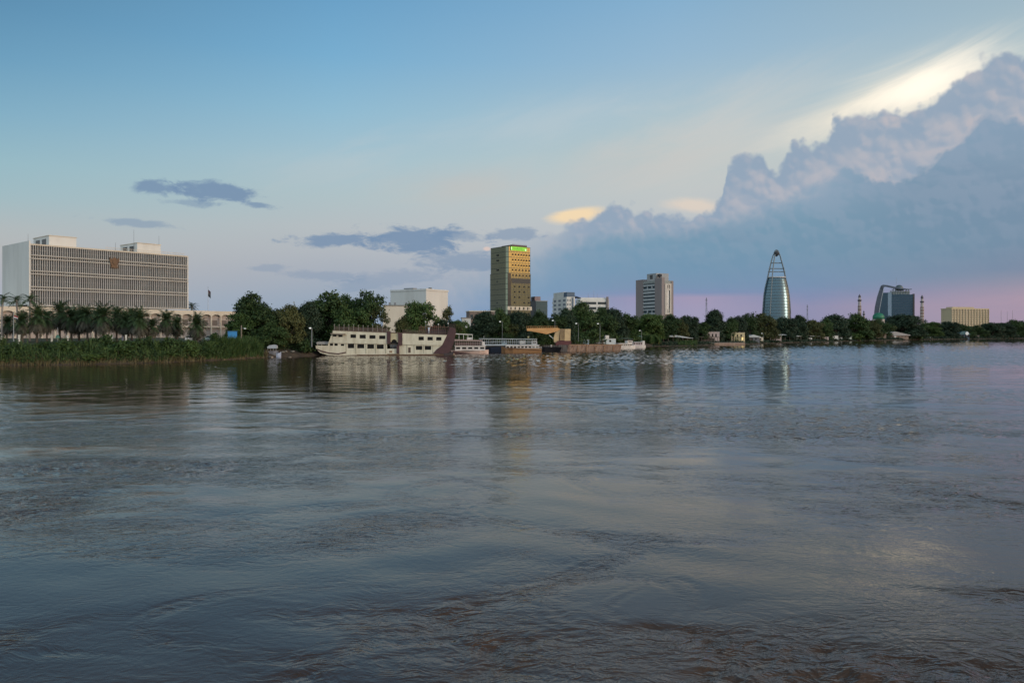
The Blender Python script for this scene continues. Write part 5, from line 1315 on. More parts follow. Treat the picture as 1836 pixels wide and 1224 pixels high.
    # sign board
    Y = 205; fr = Frame(21, Y, 10); t = fr.thing('sign_board', 'cream notice board behind the red-flag pole', 'sign')
    MB().box(0, fr.x(32), 0, 0.12, zat(588, Y), zat(578, Y)).build('board', pm('cream_board', (0.44,0.40,0.32), 0.8), t)
    for u in (22.5, 30.5): x = fr.x(u); MB().box(x-0.06, x+0.06, 0.02, 0.1, 4, zat(588, Y)).build('post', greymetal, t)
    # low pale kerb slab
    Y = 190; fr = Frame(252, Y, 6); t = fr.thing('concrete_bench', 'low pale concrete bench on the bank under a date palm', 'bench')
    MB().box(0, fr.x(265), 0, 0.6, zat(614.5, Y), zat(612.6, Y)).build('seat', palestone, t)
    for u in (253, 263): x = fr.x(u); MB().box(x-0.1, x+0.3, 0.1, 0.5, zat(614.5, Y)-1.6, zat(614.5, Y)).build('leg', palestone, t)
def car(u, Y, rz, label, paint):
    t = thing_at('parked_car', label, 'car', (xat(u, Y), Y, 4.75), rz, 'cars parked behind the palms')
    m = MB(); m.prism([(-2.1, 0.35), (2.1, 0.35), (2.15, 0.75), (1.95, 0.95), (1.0, 1.02), (-2.0, 1.02), (-2.15, 0.8)], -0.85, 0.85); m.build('body', paint, t, bevel=0.04)
    MB().prism([(-1.9, 1.02), (0.95, 1.02), (0.3, 1.5), (-1.5, 1.52)], -0.72, 0.72).build('cabin', darkglass, t)
    MB().prism([(-1.55, 1.5), (0.32, 1.48), (0.25, 1.56), (-1.45, 1.58)], -0.74, 0.74).build('roof', paint, t)
    for x in (-1.3, 1.35):
        for y in (-0.86, 0.66):
            w = MB().lathe(0, 0, [(0.33, 0), (0.33, 0.2)], 16).build('wheel', darkpaint, t); w.location = (x, y, 0.33); w.rotation_euler = (-PI/2, 0, 0)
            r = MB().lathe(0, 0, [(0.18, -0.01), (0.18, 0.21)], 12).build('rim', palegrey, w)
    for y in (-0.6, 0.6): MB().box(2.12, 2.17, y-0.18, y+0.18, 0.62, 0.78).build('headlight', palegrey, t)
lamps()
car(347, 212, 0.25, 'white car parked behind the date palm at the arcade end', pm('white_car_paint', (0.62,0.64,0.66), 0.3))
car(383, 216, 0.1, 'pale green-white car parked left of the blue kiosk', pm('greenish_car_paint', (0.44,0.52,0.48), 0.3))

# rocks at the landing
def rocks():
    rng = random.Random(4); rm = pm('pale_rock', (0.24,0.21,0.17), 0.95, (0.16,0.14,0.12), 1.2, bump=0.5)
    for k, (u, v, s) in enumerate(((474, 630, .9), (484, 631, 1.1), (486, 640.5, 1.2), (495, 639.5, .9), (509, 631, .8), (513, 630, .7), (525, 630, .8), (520, 640.4, .6))):
        Y = 9800/(v-V0)*(0.97 if v < 636 else 0.985) if v > 636 else 226; z = 0.15 if v > 636 else zat(v, 226)
        bm = bmesh.new(); bmesh.ops.create_icosphere(bm, subdivisions=2, radius=0.55*s)
        for q in bm.verts: q.co *= 1+rng.uniform(-0.22, 0.22); q.co.z *= 0.6; q.co.x *= 1.4
        me = bpy.data.meshes.new('rock'); bm.to_mesh(me); bm.free(); me.materials.append(rm)
        o = add('rock', me); o.location = (xat(u, Y), Y, z); o.rotation_euler = (0, 0, k)
        tag(o, 'small pale rock at the muddy landing between reeds and steamer', 'rock', 'pale rocks at the landing')
rocks()
# ------------------------------------------------------------------ vegetation
leaf_a = leafm('leaf_dark_green', (0.024,0.046,0.017), (0.058,0.098,0.028))
leaf_b = leafm('leaf_mid_green', (0.034,0.068,0.020), (0.088,0.135,0.034))
leaf_c = leafm('leaf_olive', (0.048,0.056,0.020), (0.105,0.112,0.040))
leaf_d = leafm('leaf_blue_green', (0.020,0.036,0.022), (0.042,0.070,0.036))
reed_m = leafm('reed_green', (0.034,0.066,0.018), (0.078,0.125,0.036))
dry_m = leafm('dry_reed', (0.10,0.085,0.040), (0.17,0.14,0.07))
palm_m = leafm('palm_leaf', (0.024,0.050,0.023), (0.058,0.096,0.036))
dead_m = leafm('dead_palm_leaf', (0.046,0.046,0.033), (0.092,0.084,0.060))
bark = pm('bark', (0.085,0.068,0.052), 0.95, (0.055,0.045,0.036), 2.0, bump=0.4)
palebark = pm('pale_palm_bark', (0.30,0.27,0.25), 0.9, (0.22,0.20,0.18), 1.5, bump=0.3)
palmbark = pm('brown_palm_bark', (0.13,0.105,0.085), 0.95, (0.09,0.075,0.06), 2.5, bump=0.5)

def leaf_cards(c, nrm, size, rng, asp=0.62):
    """small folded leaf sprays at centres c facing nrm"""
    n = len(c); r = rng.normal(size=(n, 3)); nrm = nrm/np.linalg.norm(nrm, axis=1, keepdims=True)
    a = np.cross(nrm, r); a /= np.linalg.norm(a, axis=1, keepdims=True); b = np.cross(nrm, a)
    s = size[:, None]; a = a*s*0.5; b = b*s*asp*0.5
    bend = nrm*s*0.16
    v = np.stack([c-a, c-a*0.1+b-bend, c+a, c-a*0.1-b-bend], axis=1).reshape(-1, 3)
    q = np.arange(n*4).reshape(n, 4)
    return v, q
def crown(rng, lobes, dens, leaf, clump=1.0, open_=0.0):
    C, N, Sz = [], [], []
    for (x, y, z, r, fz) in lobes:
        m = max(6, int(dens*r*r))
        d = rng.normal(size=(m, 3)); d /= np.linalg.norm(d, axis=1, keepdims=True)
        d[:, 2] = np.where(d[:, 2] < -0.45, -d[:, 2]*0.8, d[:, 2])
        rad = r*(0.72+0.34*rng.random(m)**0.8)
        rad = np.where(rng.random(m) < 0.22, rad*0.6, rad)
        cc = np.array([x, y, z]) + d*rad[:, None]*np.array([1, 1, fz])
        cr = clump*(0.45+0.75*rng.random(m)**1.5)
        for k in range(m):
            if rng.random() < open_: continue
            nl = int(22*cr[k]**1.6)+7
            e = rng.normal(size=(nl, 3))*cr[k]*np.array([0.55, 0.55, 0.38])
            C.append(cc[k]+e); nn = d[k]*0.7 + np.array([0, 0, 0.45]) + rng.normal(size=(nl, 3))*0.75
            N.append(nn); Sz.append(leaf*(0.6+0.8*rng.random(nl)))
    return leaf_cards(np.concatenate(C), np.concatenate(N), np.concatenate(Sz), rng)
def make_tree(name, seed, Ht, Wt, kind, mat, z=0):
    rng = np.random.default_rng(seed); R = random.Random(seed)
    lobes = []
    if kind == 'round':
        lobes.append((0, 0, Ht*0.58, Wt*0.36, 0.95*Ht/Wt if Ht > Wt else 0.85))
        for k in range(9):
            a = k*2.4+R.random(); q = Wt*(0.22+0.10*R.random())
            lobes.append((q*math.cos(a), q*math.sin(a), Ht*(0.20+0.56*R.random()), Wt*(0.15+0.08*R.random()), 0.85))
        lobes.append((R.uniform(-1, 1)*Wt*.1, 0, Ht*0.84, Wt*0.17, 0.8))
        d, op = 7.5, 0.04
    elif kind == 'lobed':
        for k in range(13):
            a = k*2.4+R.random()*0.7; q = Wt*(0.10+0.30*R.random()); zz = Ht*(0.28+0.58*R.random())
            lobes.append((q*math.cos(a)*(1.15-zz/Ht*0.5), q*math.sin(a), zz, Wt*(0.12+0.10*R.random()), 0.8))
        lobes.append((0, 0, Ht*0.52, Wt*0.27, 0.9)); lobes.append((Wt*.12, 0, Ht*0.86, Wt*0.12, 0.9)); lobes.append((-Wt*.14, .5, Ht*0.82, Wt*0.13, 0.9))
        d, op = 7.0, 0.08
    elif kind == 'oval':
        for k in range(11):
            a = k*2.4; zz = Ht*(0.22+0.70*k/10); q = Wt*0.24*math.sin(min(PI, PI*(0.2+0.75*k/10)))
            lobes.append((q*math.cos(a), q*math.sin(a), zz, Wt*(0.15+0.13*math.sin(PI*(0.15+0.7*k/10))), 1.0))
        lobes.append((0, 0, Ht*0.55, Wt*0.28, 1.3)); d, op = 7.5, 0.05
    else:                                                       # open
        for k in range(11):
            a = k*2.4+R.random(); q = Wt*(0.12+0.33*R.random()); zz = Ht*(0.38+0.55*R.random())
            lobes.append((q*math.cos(a), q*math.sin(a), zz, Wt*(0.08+0.07*R.random()), 0.7))
        lobes.append((0, 0, Ht*0.93, Wt*0.07, 1.0)); d, op = 6.0, 0.15
    if kind != 'open':
        for k in range(7): a = k*0.9+R.random(); lobes.append((Wt*0.30*math.cos(a), Wt*0.30*math.sin(a), Ht*(0.10+0.10*R.random()), Wt*0.15, 0.8))
    v, q = crown(rng, lobes, d*(110/(Wt*Wt))*1.55, 0.50, 0.92, op)
    t = thing_at(name, '-', 'tree', (0, 0, 0))
    c = add('crown', mesh_np('crown', v, q, mat), t)
    m = MB(); tr = 0.028*Ht+0.05
    m.path([(0, 0, -0.6), (0.05, 0, Ht*0.12), (0.1, 0.05, Ht*0.3), (0.02, 0, Ht*0.6)], [tr*1.35, tr, tr*0.8, tr*0.3], 9)
    for x, y, zz, r, f in lobes[:9]:
        m.path([(0.08, 0.03, Ht*0.2+0.1*R.random()*Ht), (x*0.45, y*0.45, Ht*0.22+zz*0.35), (x*0.9, y*0.9, zz)], [tr*0.55, tr*0.36, tr*0.10], 6)
    k = m.build('trunk', bark, t, smooth=True)
    KIDS[t.name] = [c, k]
    t.location = (0, 0, z)
    return t, Ht, Wt, q.shape[0]
PROTO = [make_tree('broadleaf_tree', 11, 11, 12, 'round', leaf_a), make_tree('broadleaf_tree', 23, 12, 12, 'lobed', leaf_a), make_tree('broadleaf_tree', 37, 12, 9, 'oval', leaf_d),
         make_tree('open_crowned_tree', 41, 11, 11, 'open', leaf_c), make_tree('broadleaf_tree', 57, 10, 12, 'round', leaf_d), make_tree('broadleaf_tree', 67, 11, 12, 'lobed', leaf_b), make_tree('broadleaf_tree', 71, 10, 12, 'round', leaf_c)]
used = set()
def tree(pi, u, w, vtop, Y, label, group=None, base=None):
    root, Ht, Wt, n = PROTO[pi]
    if 800 < u < 1030: Y = max(Y, shoreY(u)+14)
    elif 1030 <= u < 1240: Y = max(Y, shoreY(u)+27)
    elif u >= 1240: Y = max(Y, shoreY(u)+26)
    zb = gz(max(Y-shoreY(u), 3), u) if base is None else base
    sc_z = (zat(vtop, Y)-zb)/(Ht*1.02); sc = w/F*Y/(Wt*0.98)
    rz = (u*1.37) % 6.28
    if pi not in used:
        used.add(pi); root.location = (xat(u, Y), Y, zb); root.rotation_euler = (0, 0, rz); root.scale = (sc, sc, sc_z)
        root['label'] = label
        if group: root['group'] = group
        return root
    return dup(root, (xat(u, Y), Y, zb), rz, (sc, sc, sc_z), label, group)
G1, G2, G3, G4, G5 = ('big trees left of the steamer', 'trees behind the steamer and boats', 'trees of the middle bank', 'trees of the far right bank', 'dark back row of trees')
TR = [ # proto, u, width px, top v, depth, label
 (1, 455, 92, 521, 236, 'largest leafy tree above the blue kiosk, with a ragged bulging top', G1),
 (5, 433, 60, 561, 232, 'lower bushy tree directly above the blue kiosk', G1),
 (6, 516, 62, 545, 240, 'low rounded tree in the dip between the two tall trees', G1),
 (1, 590, 96, 517, 258, 'tall dense tree rising just left of the steamer roof railing', G1),
 (2, 552, 46, 545, 246, 'narrow dark tree behind the twin-headed lamp post', G1),
 (1, 655, 72, 516, 262, 'tall tree with a pointed ragged top behind the steamer upper deck', G1),
 (3, 681, 40, 549, 258, 'thin-leaved tree in front of the cream wing', G1),
 (0, 487, 60, 576, 232, 'dark low tree standing over the covered boat', G1),
 (5, 620, 90, 552, 254, 'lower dark tree behind the steamer front railing', G1),
 (1, 476, 66, 546, 252, 'leafy tree behind the gap right of the largest tree', G1),
 (0, 538, 52, 553, 250, 'small round tree between the low rounded tree and the twin-headed lamp post', G1),
 (1, 570, 60, 533, 268, 'leafy tree at the left shoulder of the tall dense tree', G1),
 (1, 618, 72, 524, 270, 'leafy tree filling the crown between the two tallest trees by the steamer', G1),
 (0, 640, 56, 540, 266, 'dark round tree directly behind the steamer front railing end', G1),
 (1, 420, 44, 572, 240, 'bush-like dark tree overlapping the right end of the arcade', G1),
 (5, 748, 72, 541, 272, 'bright green tree in front of the windowless cube hall', G2),
 (6, 722, 36, 566, 268, 'small dark tree at the left foot of the bright green tree', G2),
 (3, 806, 46, 547, 284, 'open feathery tree right of the windowless cube hall', G2),
 (4, 792, 54, 571, 278, 'dark low tree behind the steamer wheelhouse', G2),
 (5, 822, 42, 574, 300, 'olive green bushy tree above the white passenger boat canopy', G2),
 (2, 868, 50, 561, 304, 'round dark tree beside the small white house', G2),
 (0, 897, 52, 553, 318, 'dark tree hiding the foot of the gold tower, left side', G2),
 (4, 930, 56, 557, 322, 'dark tree hiding the foot of the gold tower, right side', G2),
 (6, 912, 46, 574, 310, 'low dull tree behind the long deck boat', G2),
 (0, 962, 50, 557, 326, 'dark tree in front of the dark teal block', G2),
 (1, 994, 46, 560, 330, 'leafy tree in front of the white mid-rise block', G3),
 (2, 1016, 38, 556, 335, 'upright tree at the left foot of the tall dark tree right of the orange crane', G3),
 (1, 1046, 72, 538, 336, 'tallest dark tree right of the orange crane', G3),
 (0, 1078, 60, 551, 338, 'dark broad tree in front of the long white block', G3),
 (4, 1100, 56, 552, 345, 'dark tree at the right end of the long white block', G3),
 (1, 1122, 54, 560, 352, 'ragged tree sloping down left of the striped tower', G3),
 (5, 1164, 62, 563, 400, 'leafy tree at the left foot of the striped tower', G3),
 (0, 1196, 56, 564, 410, 'round tree at the right foot of the striped tower', G3),
 (6, 1212, 48, 571, 420, 'low tree behind the white-roofed shelter', G3),
 (4, 1232, 46, 565, 455, 'rounded tree left of the grey pylon', G3),
 (1, 1256, 44, 575, 455, 'lower ragged tree at the foot of the grey pylon', G3),
 (2, 1281, 38, 558, 470, 'tall oblong dark tree behind the pinkish house', G4),
 (0, 1306, 38, 569, 480, 'rounded dark tree behind the pale yellow house', G4),
 (4, 1325, 36, 566, 500, 'dark tree right behind the lamp over the pale yellow house', G4),
 (1, 1345, 34, 558, 505, 'dark tree with a small peak left of the pointed glass tower', G4),
 (6, 1370, 54, 561, 508, 'big olive tree at the left foot of the pointed glass tower', G4),
 (4, 1406, 50, 568, 530, 'round blue-green tree in front of the pointed glass tower', G4),
 (2, 1434, 28, 567, 540, 'upright small tree just right of the pointed glass tower', G4),
 (6, 1458, 44, 573, 560, 'low olive tree below the right-hand pylon', G4),
 (0, 1476, 40, 571, 590, 'round tree left of the big dome-shaped pair', G4),
 (4, 1499, 52, 563, 620, 'left one of the two big dome-shaped dark trees', G4),
 (0, 1534, 64, 562, 660, 'right one of the two big dome-shaped dark trees, under the banded minaret', G4),
 (6, 1560, 44, 574, 690, 'dark bush-like tree hanging over the water left of the pavilion', G4),
 (0, 1578, 42, 571, 700, 'dark tree below the green mosque dome', G4),
 (4, 1622, 72, 563, 720, 'broadest dark tree at the foot of the curved tower', G4),
 (1, 1650, 36, 578, 740, 'small tree around the foot of the right-hand tall minaret', G4),
 (5, 1672, 40, 577, 820, 'low tree between the right-hand tall minaret and the hotel', G4),
 (4, 1699, 44, 576, 860, 'tree at the left foot of the beige hotel', G4),
 (0, 1726, 46, 581, 890, 'tree in front of the middle of the beige hotel', G4),
 (1, 1752, 44, 582, 920, 'tree in front of the right half of the beige hotel', G4),
 (4, 1779, 46, 578, 960, 'tree just right of the beige hotel', G4),
 (2, 1800, 40, 580, 1010, 'tree under the three thin masts', G4),
 (0, 1822, 46, 573, 1040, 'larger tree near the right edge of the photo', G4),
 (4, 1848, 50, 573, 1060, 'tree cut by the right edge of the photo', G4),
 (1, 1890, 60, 574, 1100, 'tree beyond the right edge', G4),
]
for pi, u, w, v, Y, lab, g in TR: tree(pi, u, w, v, Y, lab, g)
R_ = random.Random(2)
u = 470
while u < 1900:                                             # the darker second row that closes the gaps
    base_v = np.interp(u, [470, 640, 700, 800, 900, 1000, 1100, 1200, 1300, 1500, 1700, 1900], [560, 560, 600, 585, 577, 570, 566, 576, 578, 579, 585, 582])
    Y = shoreY(u)+R_.uniform(55, 90)
    w = R_.uniform(44, 60)*(0.85 if u > 1200 else 1.0)
    if not 690 < u < 716:
        tree(R_.choice((0, 4, 6, 1, 5)), u, w, base_v+R_.uniform(-3, 5), Y, 'dark broadleaf tree of the back row, mostly hidden by trees nearer the water', G5)
    u += w*0.55
for k, (u, v, Y) in enumerate(((-30, 575, 230), (-70, 560, 240))): tree(1, u, 70, v, Y, 'leafy tree beyond the left edge', G1)

# --- palms
def frond(rng, base, az_, el0, length, droop, n, lw, V, Q):
    """one pinnate frond: a curved rib with leaflets to both sides"""
    pts = []; p = np.array(base, float); e = el0
    for k in range(n+1):
        pts.append(p.copy()); p = p + np.array([math.cos(az_)*math.cos(e), math.sin(az_)*math.cos(e), math.sin(e)])*length/n; e -= droop/n
    side = np.array([-math.sin(az_), math.cos(az_), 0])
    for k in range(n):
        a, b = pts[k], pts[k+1]; f = (k+0.5)/n; L = lw*math.sin(PI*min(1, 0.18+0.82*f))**0.7
        d = (b-a)
        i = len(V); V.extend([a+side*0.03, a-side*0.03, b-side*0.03, b+side*0.03]); Q.append((i, i+1, i+2, i+3))
        for s in (-1, 1):
            for h in (0.0, 0.5):
                o = a+d*h; tip = o + side*s*L*rng.uniform(0.8, 1.1) + d/np.linalg.norm(d)*L*0.55 + np.array([0, 0, -L*rng.uniform(0.15, 0.5)])
                wv = d*0.34
                i = len(V); V.extend([o, o+wv, tip+wv*0.25, tip-wv*0.05]); Q.append((i, i+1, i+2, i+3))
def make_palm(name, seed, h, nf, flen, el, droop, lw, tr, barkm, dead=0, lean=0.2):
    rng = np.random.default_rng(seed); V, Q = [], []
    top = np.array([lean, 0, h])
    for k in range(nf):
        f = k/(nf-1); e = el[0]+(el[1]-el[0])*f
        frond(rng, top+np.array([0, 0, -0.5*f]), k*2.399+rng.uniform(-.2, .2), e+rng.uniform(-.12, .12), flen*rng.uniform(.85, 1.1), droop*rng.uniform(.8, 1.2), 9, lw, V, Q)
    t = thing_at(name, '-', 'palm tree', (0, 0, 0)); kids = []
    kids.append(add('crown', mesh_np('crown', np.array(V), np.array(Q), palm_m), t))
    if dead:
        V, Q = [], []
        for k in range(dead): frond(rng, top+np.array([0, 0, -0.9-0.5*rng.random()]), k*2.399+.4, 0.05-1.0*rng.random(), flen*rng.uniform(.8, 1.1), 1.1, 8, lw*0.95, V, Q)
        kids.append(add('dead_fronds', mesh_np('dead_fronds', np.array(V), np.array(Q), dead_m), t))
    m = MB(); m.path([(0, 0, -0.6), (lean*0.1, 0, h*0.3), (lean*0.5, 0, h*0.7), (lean, 0, h+0.1)], [tr*1.25, tr, tr*0.92, tr*1.05], 10)
    kids.append(m.build('trunk', barkm, t, smooth=True)); KIDS[t.name] = kids
    return t
DP = make_palm('date_palm', 5, 6.2, 60, 3.9, (1.5, -0.45), 1.25, 0.80, 0.27, palmbark, 64)
DP2 = make_palm('date_palm', 9, 6.4, 54, 3.7, (1.5, -0.3), 1.35, 0.76, 0.25, palmbark, 70, 0.4)
RP = make_palm('royal_palm', 15, 11.5, 17, 3.3, (1.35, 0.0), 1.7, 0.75, 0.24, palebark, 0, 0.3)
PALMS = [ # proto, u, top v, depth, crown width px or None, label, group
 (RP, 3, 521, 196, 'tall palm cut by the left edge, with a smooth pale trunk', 'tall smooth-trunked palms'),
 (RP, 32, 523, 200, 'tall smooth-trunked palm second from the left, against the blank side wall', 'tall smooth-trunked palms'),
 (RP, 53, 521, 206, 'tall smooth-trunked palm at the corner of the slab building', 'tall smooth-trunked palms'),
 (DP, 66, 543, 196, 'date palm directly below the corner of the slab building', 'date palms along the bank'),
 (DP2, 12, 560, 200, 'date palm behind the red flag pole, at the left edge', 'date palms along the bank'),
 (DP, 40, 556, 194, 'low date palm with a brown skirt between the two white promenade pillars', 'date palms along the bank'),
 (DP2, 107, 534, 214, 'taller date palm third from the left, reaching over the lower ledge', 'date palms along the bank'),
 (DP, 128, 545, 208, 'date palm right of the furled parasol', 'date palms along the bank'),
 (DP2, 157, 541, 204, 'date palm below the middle of the louvred front', 'date palms along the bank'),
 (DP, 186, 540, 200, 'full date palm under the bronze crest', 'date palms along the bank'),
 (DP2, 209, 543, 208, 'date palm left of the slim grey column', 'date palms along the bank'),
 (DP, 250, 549, 198, 'broad date palm with a heavy brown skirt right of the slim grey column', 'date palms along the bank'),
 (DP2, 236, 546, 222, 'date palm half hidden behind the broad one', 'date palms along the bank'),
 (DP2, 300, 551, 206, 'date palm with a narrow upright top left of the arcade end', 'date palms along the bank'),
 (DP, 318, 565, 212, 'low date palm with spreading brown fronds near the arcade', 'date palms along the bank'),
 (DP, 353, 559, 204, 'round date palm in front of the arcade, above the white car', 'date palms along the bank'),
 (DP2, 84, 552, 206, 'date palm filling the gap left of the taller third palm', 'date palms along the bank'),
 (DP, 142, 549, 216, 'date palm standing behind the parasol pair', 'date palms along the bank'),
 (DP2, 172, 546, 216, 'date palm behind the one under the bronze crest, left side', 'date palms along the bank'),
 (DP, 224, 556, 202, 'low date palm right beside the slim grey column', 'date palms along the bank'),
 (DP2, 270, 566, 200, 'short date palm just above the low concrete bench', 'date palms along the bank'),
 (RP, 345, 538, 352, 'distant palm rising over the podium roof right of the slab building', None),
 (RP, 1658, 571, 950, 'distant palm at the foot of the right-hand minaret', None),
]
seen = set()
PH = {DP.name: 6.2+3.0, DP2.name: 6.4+3.0, RP.name: 11.5+2.4}
for pr, u, v, Y, lab, g in PALMS:
    zb = gz(max(Y-shoreY(u), 4), u); s = (zat(v, Y)-zb)/PH[pr.name]
    sx = s if pr is RP else max(0.78, min(1.02, s*0.92))
    if pr.name not in seen:
        seen.add(pr.name); pr.location = (xat(u, Y), Y, zb); pr.scale = (sx, sx, s); pr['label'] = lab
        if g: pr['group'] = g
    else: dup(pr, (xat(u, Y), Y, zb), u*0.7, (sx, sx, s), lab, g)

# --- shrubs that can be told apart
def make_shrub(name, seed, mat, w, h):
    rng = np.random.default_rng(seed); R = random.Random(seed); lobes = []
    for k in range(9):
        a = k*2.4; q = w*0.32*R.random(); lobes.append((q*math.cos(a), q*math.sin(a), h*(0.15+0.5*R.random()), w*(0.16+0.1*R.random()), 0.9*h/w*1.2))
    v, q = crown(rng, lobes, 16*(9/(w*w)), 0.42, 0.6, 0.03)
    t = thing_at(name, '-', 'shrub', (0, 0, 0)); c = add('foliage', mesh_np('foliage', v, q, mat), t)
    m = MB()
    for k in range(5): a = k*1.3; m.path([(0.1*math.cos(a), 0.1*math.sin(a), -0.2), (w*0.2*math.cos(a), w*0.2*math.sin(a), h*0.5)], [0.05, 0.02], 5)
    b = m.build('stems', bark, t); KIDS[t.name] = [c, b]
    return t
SH = [make_shrub('shrub', 3, leaf_b, 4, 3), make_shrub('shrub', 8, leaf_a, 4, 3)]
first = set()
for pi, u, w, vt, Y, lab in [(1, 262, 34, 597, 190, 'dark rounded shrub in front of the low concrete bench'), (0, 212, 60, 606, 180, 'yellow-green shrub on the bank below the slim grey column'),
        (0, 120, 64, 607, 178, 'green shrub on the bank below the furled parasol'), (1, 160, 46, 604, 183, 'dark shrub between the two promenade pillars at the palms'), (1, 22, 50, 612, 176, 'dark shrub at the left edge below the flag pole'),
        (1, 385, 30, 592, 214, 'dark shrub in front of the arcade left of the blue kiosk'), (1, 296, 44, 606, 190, 'dark shrub right of the low concrete bench'), (0, 335, 50, 610, 190, 'green shrub in front of the white car'), (1, 70, 60, 609, 178, 'dark shrub at the left edge right of the flag pole'),
        (1, 545, 46, 604, 236, 'dark shrub hanging over the water left of the steamer bow'), (0, 1132, 36, 598, 398, 'green shrub behind the small launch'), (1, 1302, 24, 594, 492, 'dark bush between the pinkish house and the pale yellow house'),
        (0, 1350, 20, 600, 515, 'small shrub left of the dark grey hut'), (1, 1556, 36, 592, 690, 'dark bush at the water left of the pavilion'), (0, 1536, 34, 596, 668, 'green bush behind the white-edged bank below the dome-shaped trees'), (1, 1646, 40, 594, 770, 'dark bush right of the grey-roofed shed')]:
    rt = SH[pi]; Y = max(Y, shoreY(u)+3); zb = gz(Y-shoreY(u), u)-0.3; s = w/F*Y/4.2; sz = (zat(vt, Y)-zb)/3.1
    if pi not in first:
        first.add(pi); rt.location = (xat(u, Y), Y, zb); rt.scale = (s, s, sz); rt['label'] = lab
    else: dup(rt, (xat(u, Y), Y, zb), u*0.9, (s, s, sz), lab)

R_ = random.Random(12)
for k in range(46):                                          # ragged bushes all along the left bank
    u = -60+k*10.6+R_.uniform(-5, 5); off = R_.uniform(1.5, 8.5); Y = shoreY(u)+off; w = R_.choice((16, 24, 30, 44, 62)); h = R_.choice((0.9, 1.6, 2.4, 3.2, 4.6))*R_.uniform(0.85, 1.15)*(0.8 if u > 400 else 1.0)
    s = w/F*Y/4.2
    dup(SH[k % 2 if R_.random() < 0.7 else 1], (xat(u, Y), Y, gz(off, u)-0.4), k*1.9, (s, s*0.8, h/3.1), 'low ragged bush in the tangled growth along the left bank', 'low bushes along the left bank')

# --- uncountable bank growth: low shrubs, reeds, waterside grass
def strip(name, label, u0, u1, n, hfun, off, mat, leaf, blade=False, seed=1, kind='stuff', dens_fun=None):
    rng = np.random.default_rng(seed)
    us = rng.uniform(u0, u1, n); 
    Ys = np.array([shoreY(x) for x in us]); of = rng.uniform(off[0], off[1], n)
    Y = Ys+of; Xs = (us-UC)/F*Y; g = gz(of, us)
    cl = 0.55+0.45*np.sin(us*0.21+3*np.sin(us*0.053)+of*0.5) 
    cl = np.clip(cl + 0.30*np.sin(us*0.67+1.7*np.sin(us*0.19))+0.22*np.sin(us*1.9+of), 0, 1.35)
    hh = np.array([hfun(x) for x in us])*(0.42+0.62*cl)*(0.75+0.5*rng.random(n))
    sc = Y/200.0
    if not blade:
        z = g + hh*rng.random(n)**0.75
        c = np.stack([Xs, Y, z], 1) + rng.normal(size=(n, 3))*0.15
        nn = rng.normal(size=(n, 3))*0.7 + np.array([0, -0.3, 0.6])
        v, q = leaf_cards(c, nn, leaf*sc*(0.6+0.8*rng.random(n)), rng)
    else:
        b = np.stack([Xs, Y, g-0.1], 1); lean = rng.normal(size=(n, 3))*np.array([0.28, 0.28, 0.0])*hh[:, None]
        tip = b + lean + np.stack([0*hh, 0*hh, hh], 1); a = rng.uniform(0, PI, n); w = leaf*sc*(0.6+0.8*rng.random(n))
        s = np.stack([np.cos(a)*w, np.sin(a)*w, 0*w], 1); mid = b+lean*0.3+np.stack([0*hh, 0*hh, hh*0.6], 1)
        v = np.stack([b-s*0.5, b+s*0.5, mid+s*0.6, mid-s*0.6, tip], 1).reshape(-1, 3)
        i = np.arange(n)*5
        q4 = np.stack([i, i+1, i+2, i+3], 1); q = np.concatenate([q4, np.stack([i+3, i+2, i+4, i+4], 1)])
        me = bpy.data.meshes.new(name)
        me.from_pydata([tuple(p) for p in v], [], [tuple(r) for r in q4.tolist()] + [(int(k)+3, int(k)+2, int(k)+4) for k in i]); me.materials.append(mat)
        return tag(add(name, me), label, 'plants', None, kind)
    return tag(add(name, mesh_np(name, v, q, mat)), label, 'plants', None, kind)
lh = lambda x: float(np.interp(x, [-300, 0, 60, 150, 260, 330, 400, 440, 465, 480], [2.3, 2.0, 1.5, 1.9, 1.5, 1.8, 1.7, 2.1, 1.2, 0.5]))
strip('bank_shrubbery', 'dark tangled low shrubs covering the left bank below the palms', -260, 440, 34000, lh, (0.5, 11), leaf_a, 0.40, False, 1)
strip('bank_foliage', 'lighter green leafy growth mixed into the left bank', -260, 470, 20000, lambda x: lh(x)*0.95, (0.3, 9), leaf_b, 0.36, False, 2)
strip('reeds', 'tall bright green reeds at the right end of the left bank', 372, 472, 9000, lambda x: float(np.interp(x, [372, 400, 440, 462, 473], [2.2, 2.8, 3.4, 2.8, 1.2])), (0.3, 9), reed_m, 0.13, True, 3)
strip('dry_grass', 'dry brownish grass along the waterline of the left bank', -200, 480, 9000, lambda x: 1.1, (-0.2, 3.5), dry_m, 0.09, True, 4)
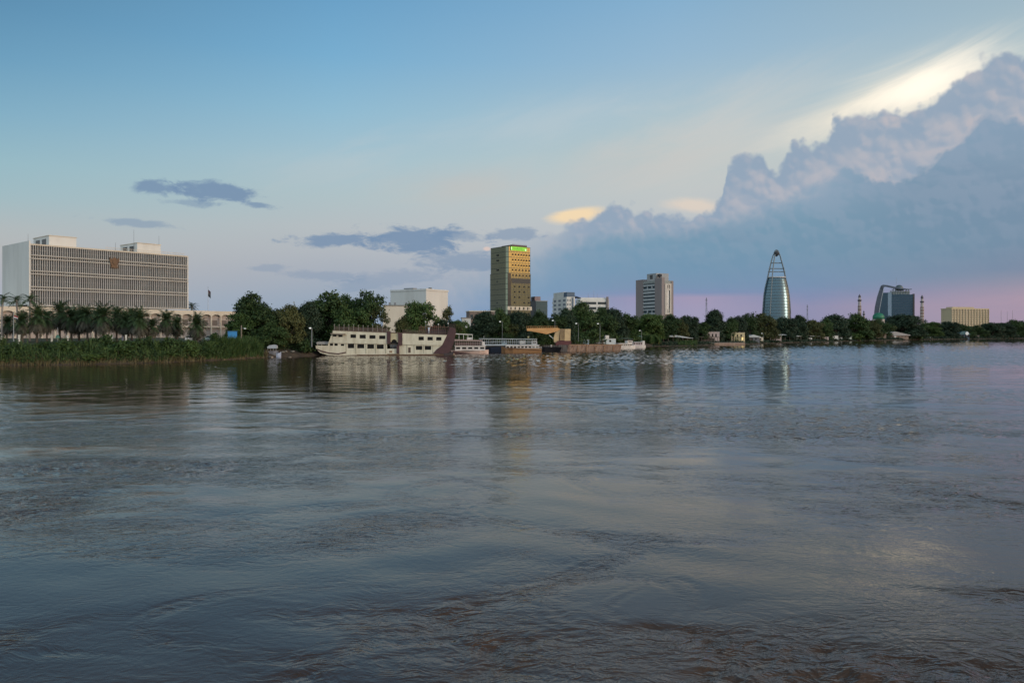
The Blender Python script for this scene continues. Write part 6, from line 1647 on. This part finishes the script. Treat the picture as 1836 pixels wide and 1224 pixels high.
strip('bank_grass', 'green blades growing through the left bank shrubs', -200, 420, 1600, lambda x: lh(x)*1.7, (0.5, 8), reed_m, 0.11, True, 9)
strip('landing_growth', 'sparse low weeds around the muddy landing', 470, 600, 3000, lambda x: 1.5, (6, 22), leaf_a, 0.4, False, 5)
strip('quay_growth', 'dark low growth behind the moored boats', 560, 1180, 26000, lambda x: 3.6, (10, 40), leaf_a, 0.5, False, 6)
strip('far_bank_growth', 'dark low growth along the far right bank', 1170, 2000, 42000, lambda x: float(np.interp(x, [1170, 1300, 1400, 1500, 1700, 1800, 2000], [3.4, 3.8, 4.5, 5.5, 8.0, 9, 9])), (24, 60), leaf_d, 0.50, False, 7)
strip('waterside_weeds', 'low dark weeds at the foot of the far right bank', 1170, 2000, 15000, lambda x: 0.9 if x < 1640 else 2.2, (0.3, 12), leaf_d, 0.36, False, 17)
strip('green_reed_mound', 'bright green grassy bank below the white-roofed shelter', 1216, 1250, 1800, lambda x: 1.6, (1, 10), reed_m, 0.10, True, 12)
# the reed mound next to the launch
Y = shoreY(1168)+8; t = thing_at('reed_clump', 'domed clump of bright green reeds on the bank beside the white-roofed shelter', 'reeds', (xat(1168, Y), Y, gz(8, 1168)-0.3))
rng = np.random.default_rng(6); n = 5000
a = rng.uniform(0, 2*PI, n); r = 4.6*np.sqrt(rng.random(n)); hh = 4.9*np.sqrt(np.clip(1-(r/5.0)**2, 0.05, 1))*(0.7+0.35*rng.random(n))
b = np.stack([r*np.cos(a), r*np.sin(a)*0.8, 0*a], 1); tip = b*np.array([1.12, 1.12, 1]) + np.stack([rng.normal(0, .3, n), rng.normal(0, .3, n), hh], 1); w = 0.14; s = np.stack([np.sin(a*3)*w, np.cos(a*3)*w, 0*a], 1)
v = np.stack([b-s, b+s, tip+s*0.4, tip-s*0.4], 1).reshape(-1, 3)
add('blades', mesh_np('blades', v, np.arange(n*4).reshape(n, 4), reed_m), t)
add('dry_stems', mesh_np('dry_stems', v[:4*900]*np.array([1.02, 1.02, 0.45]), np.arange(900*4).reshape(900, 4), dry_m), t)
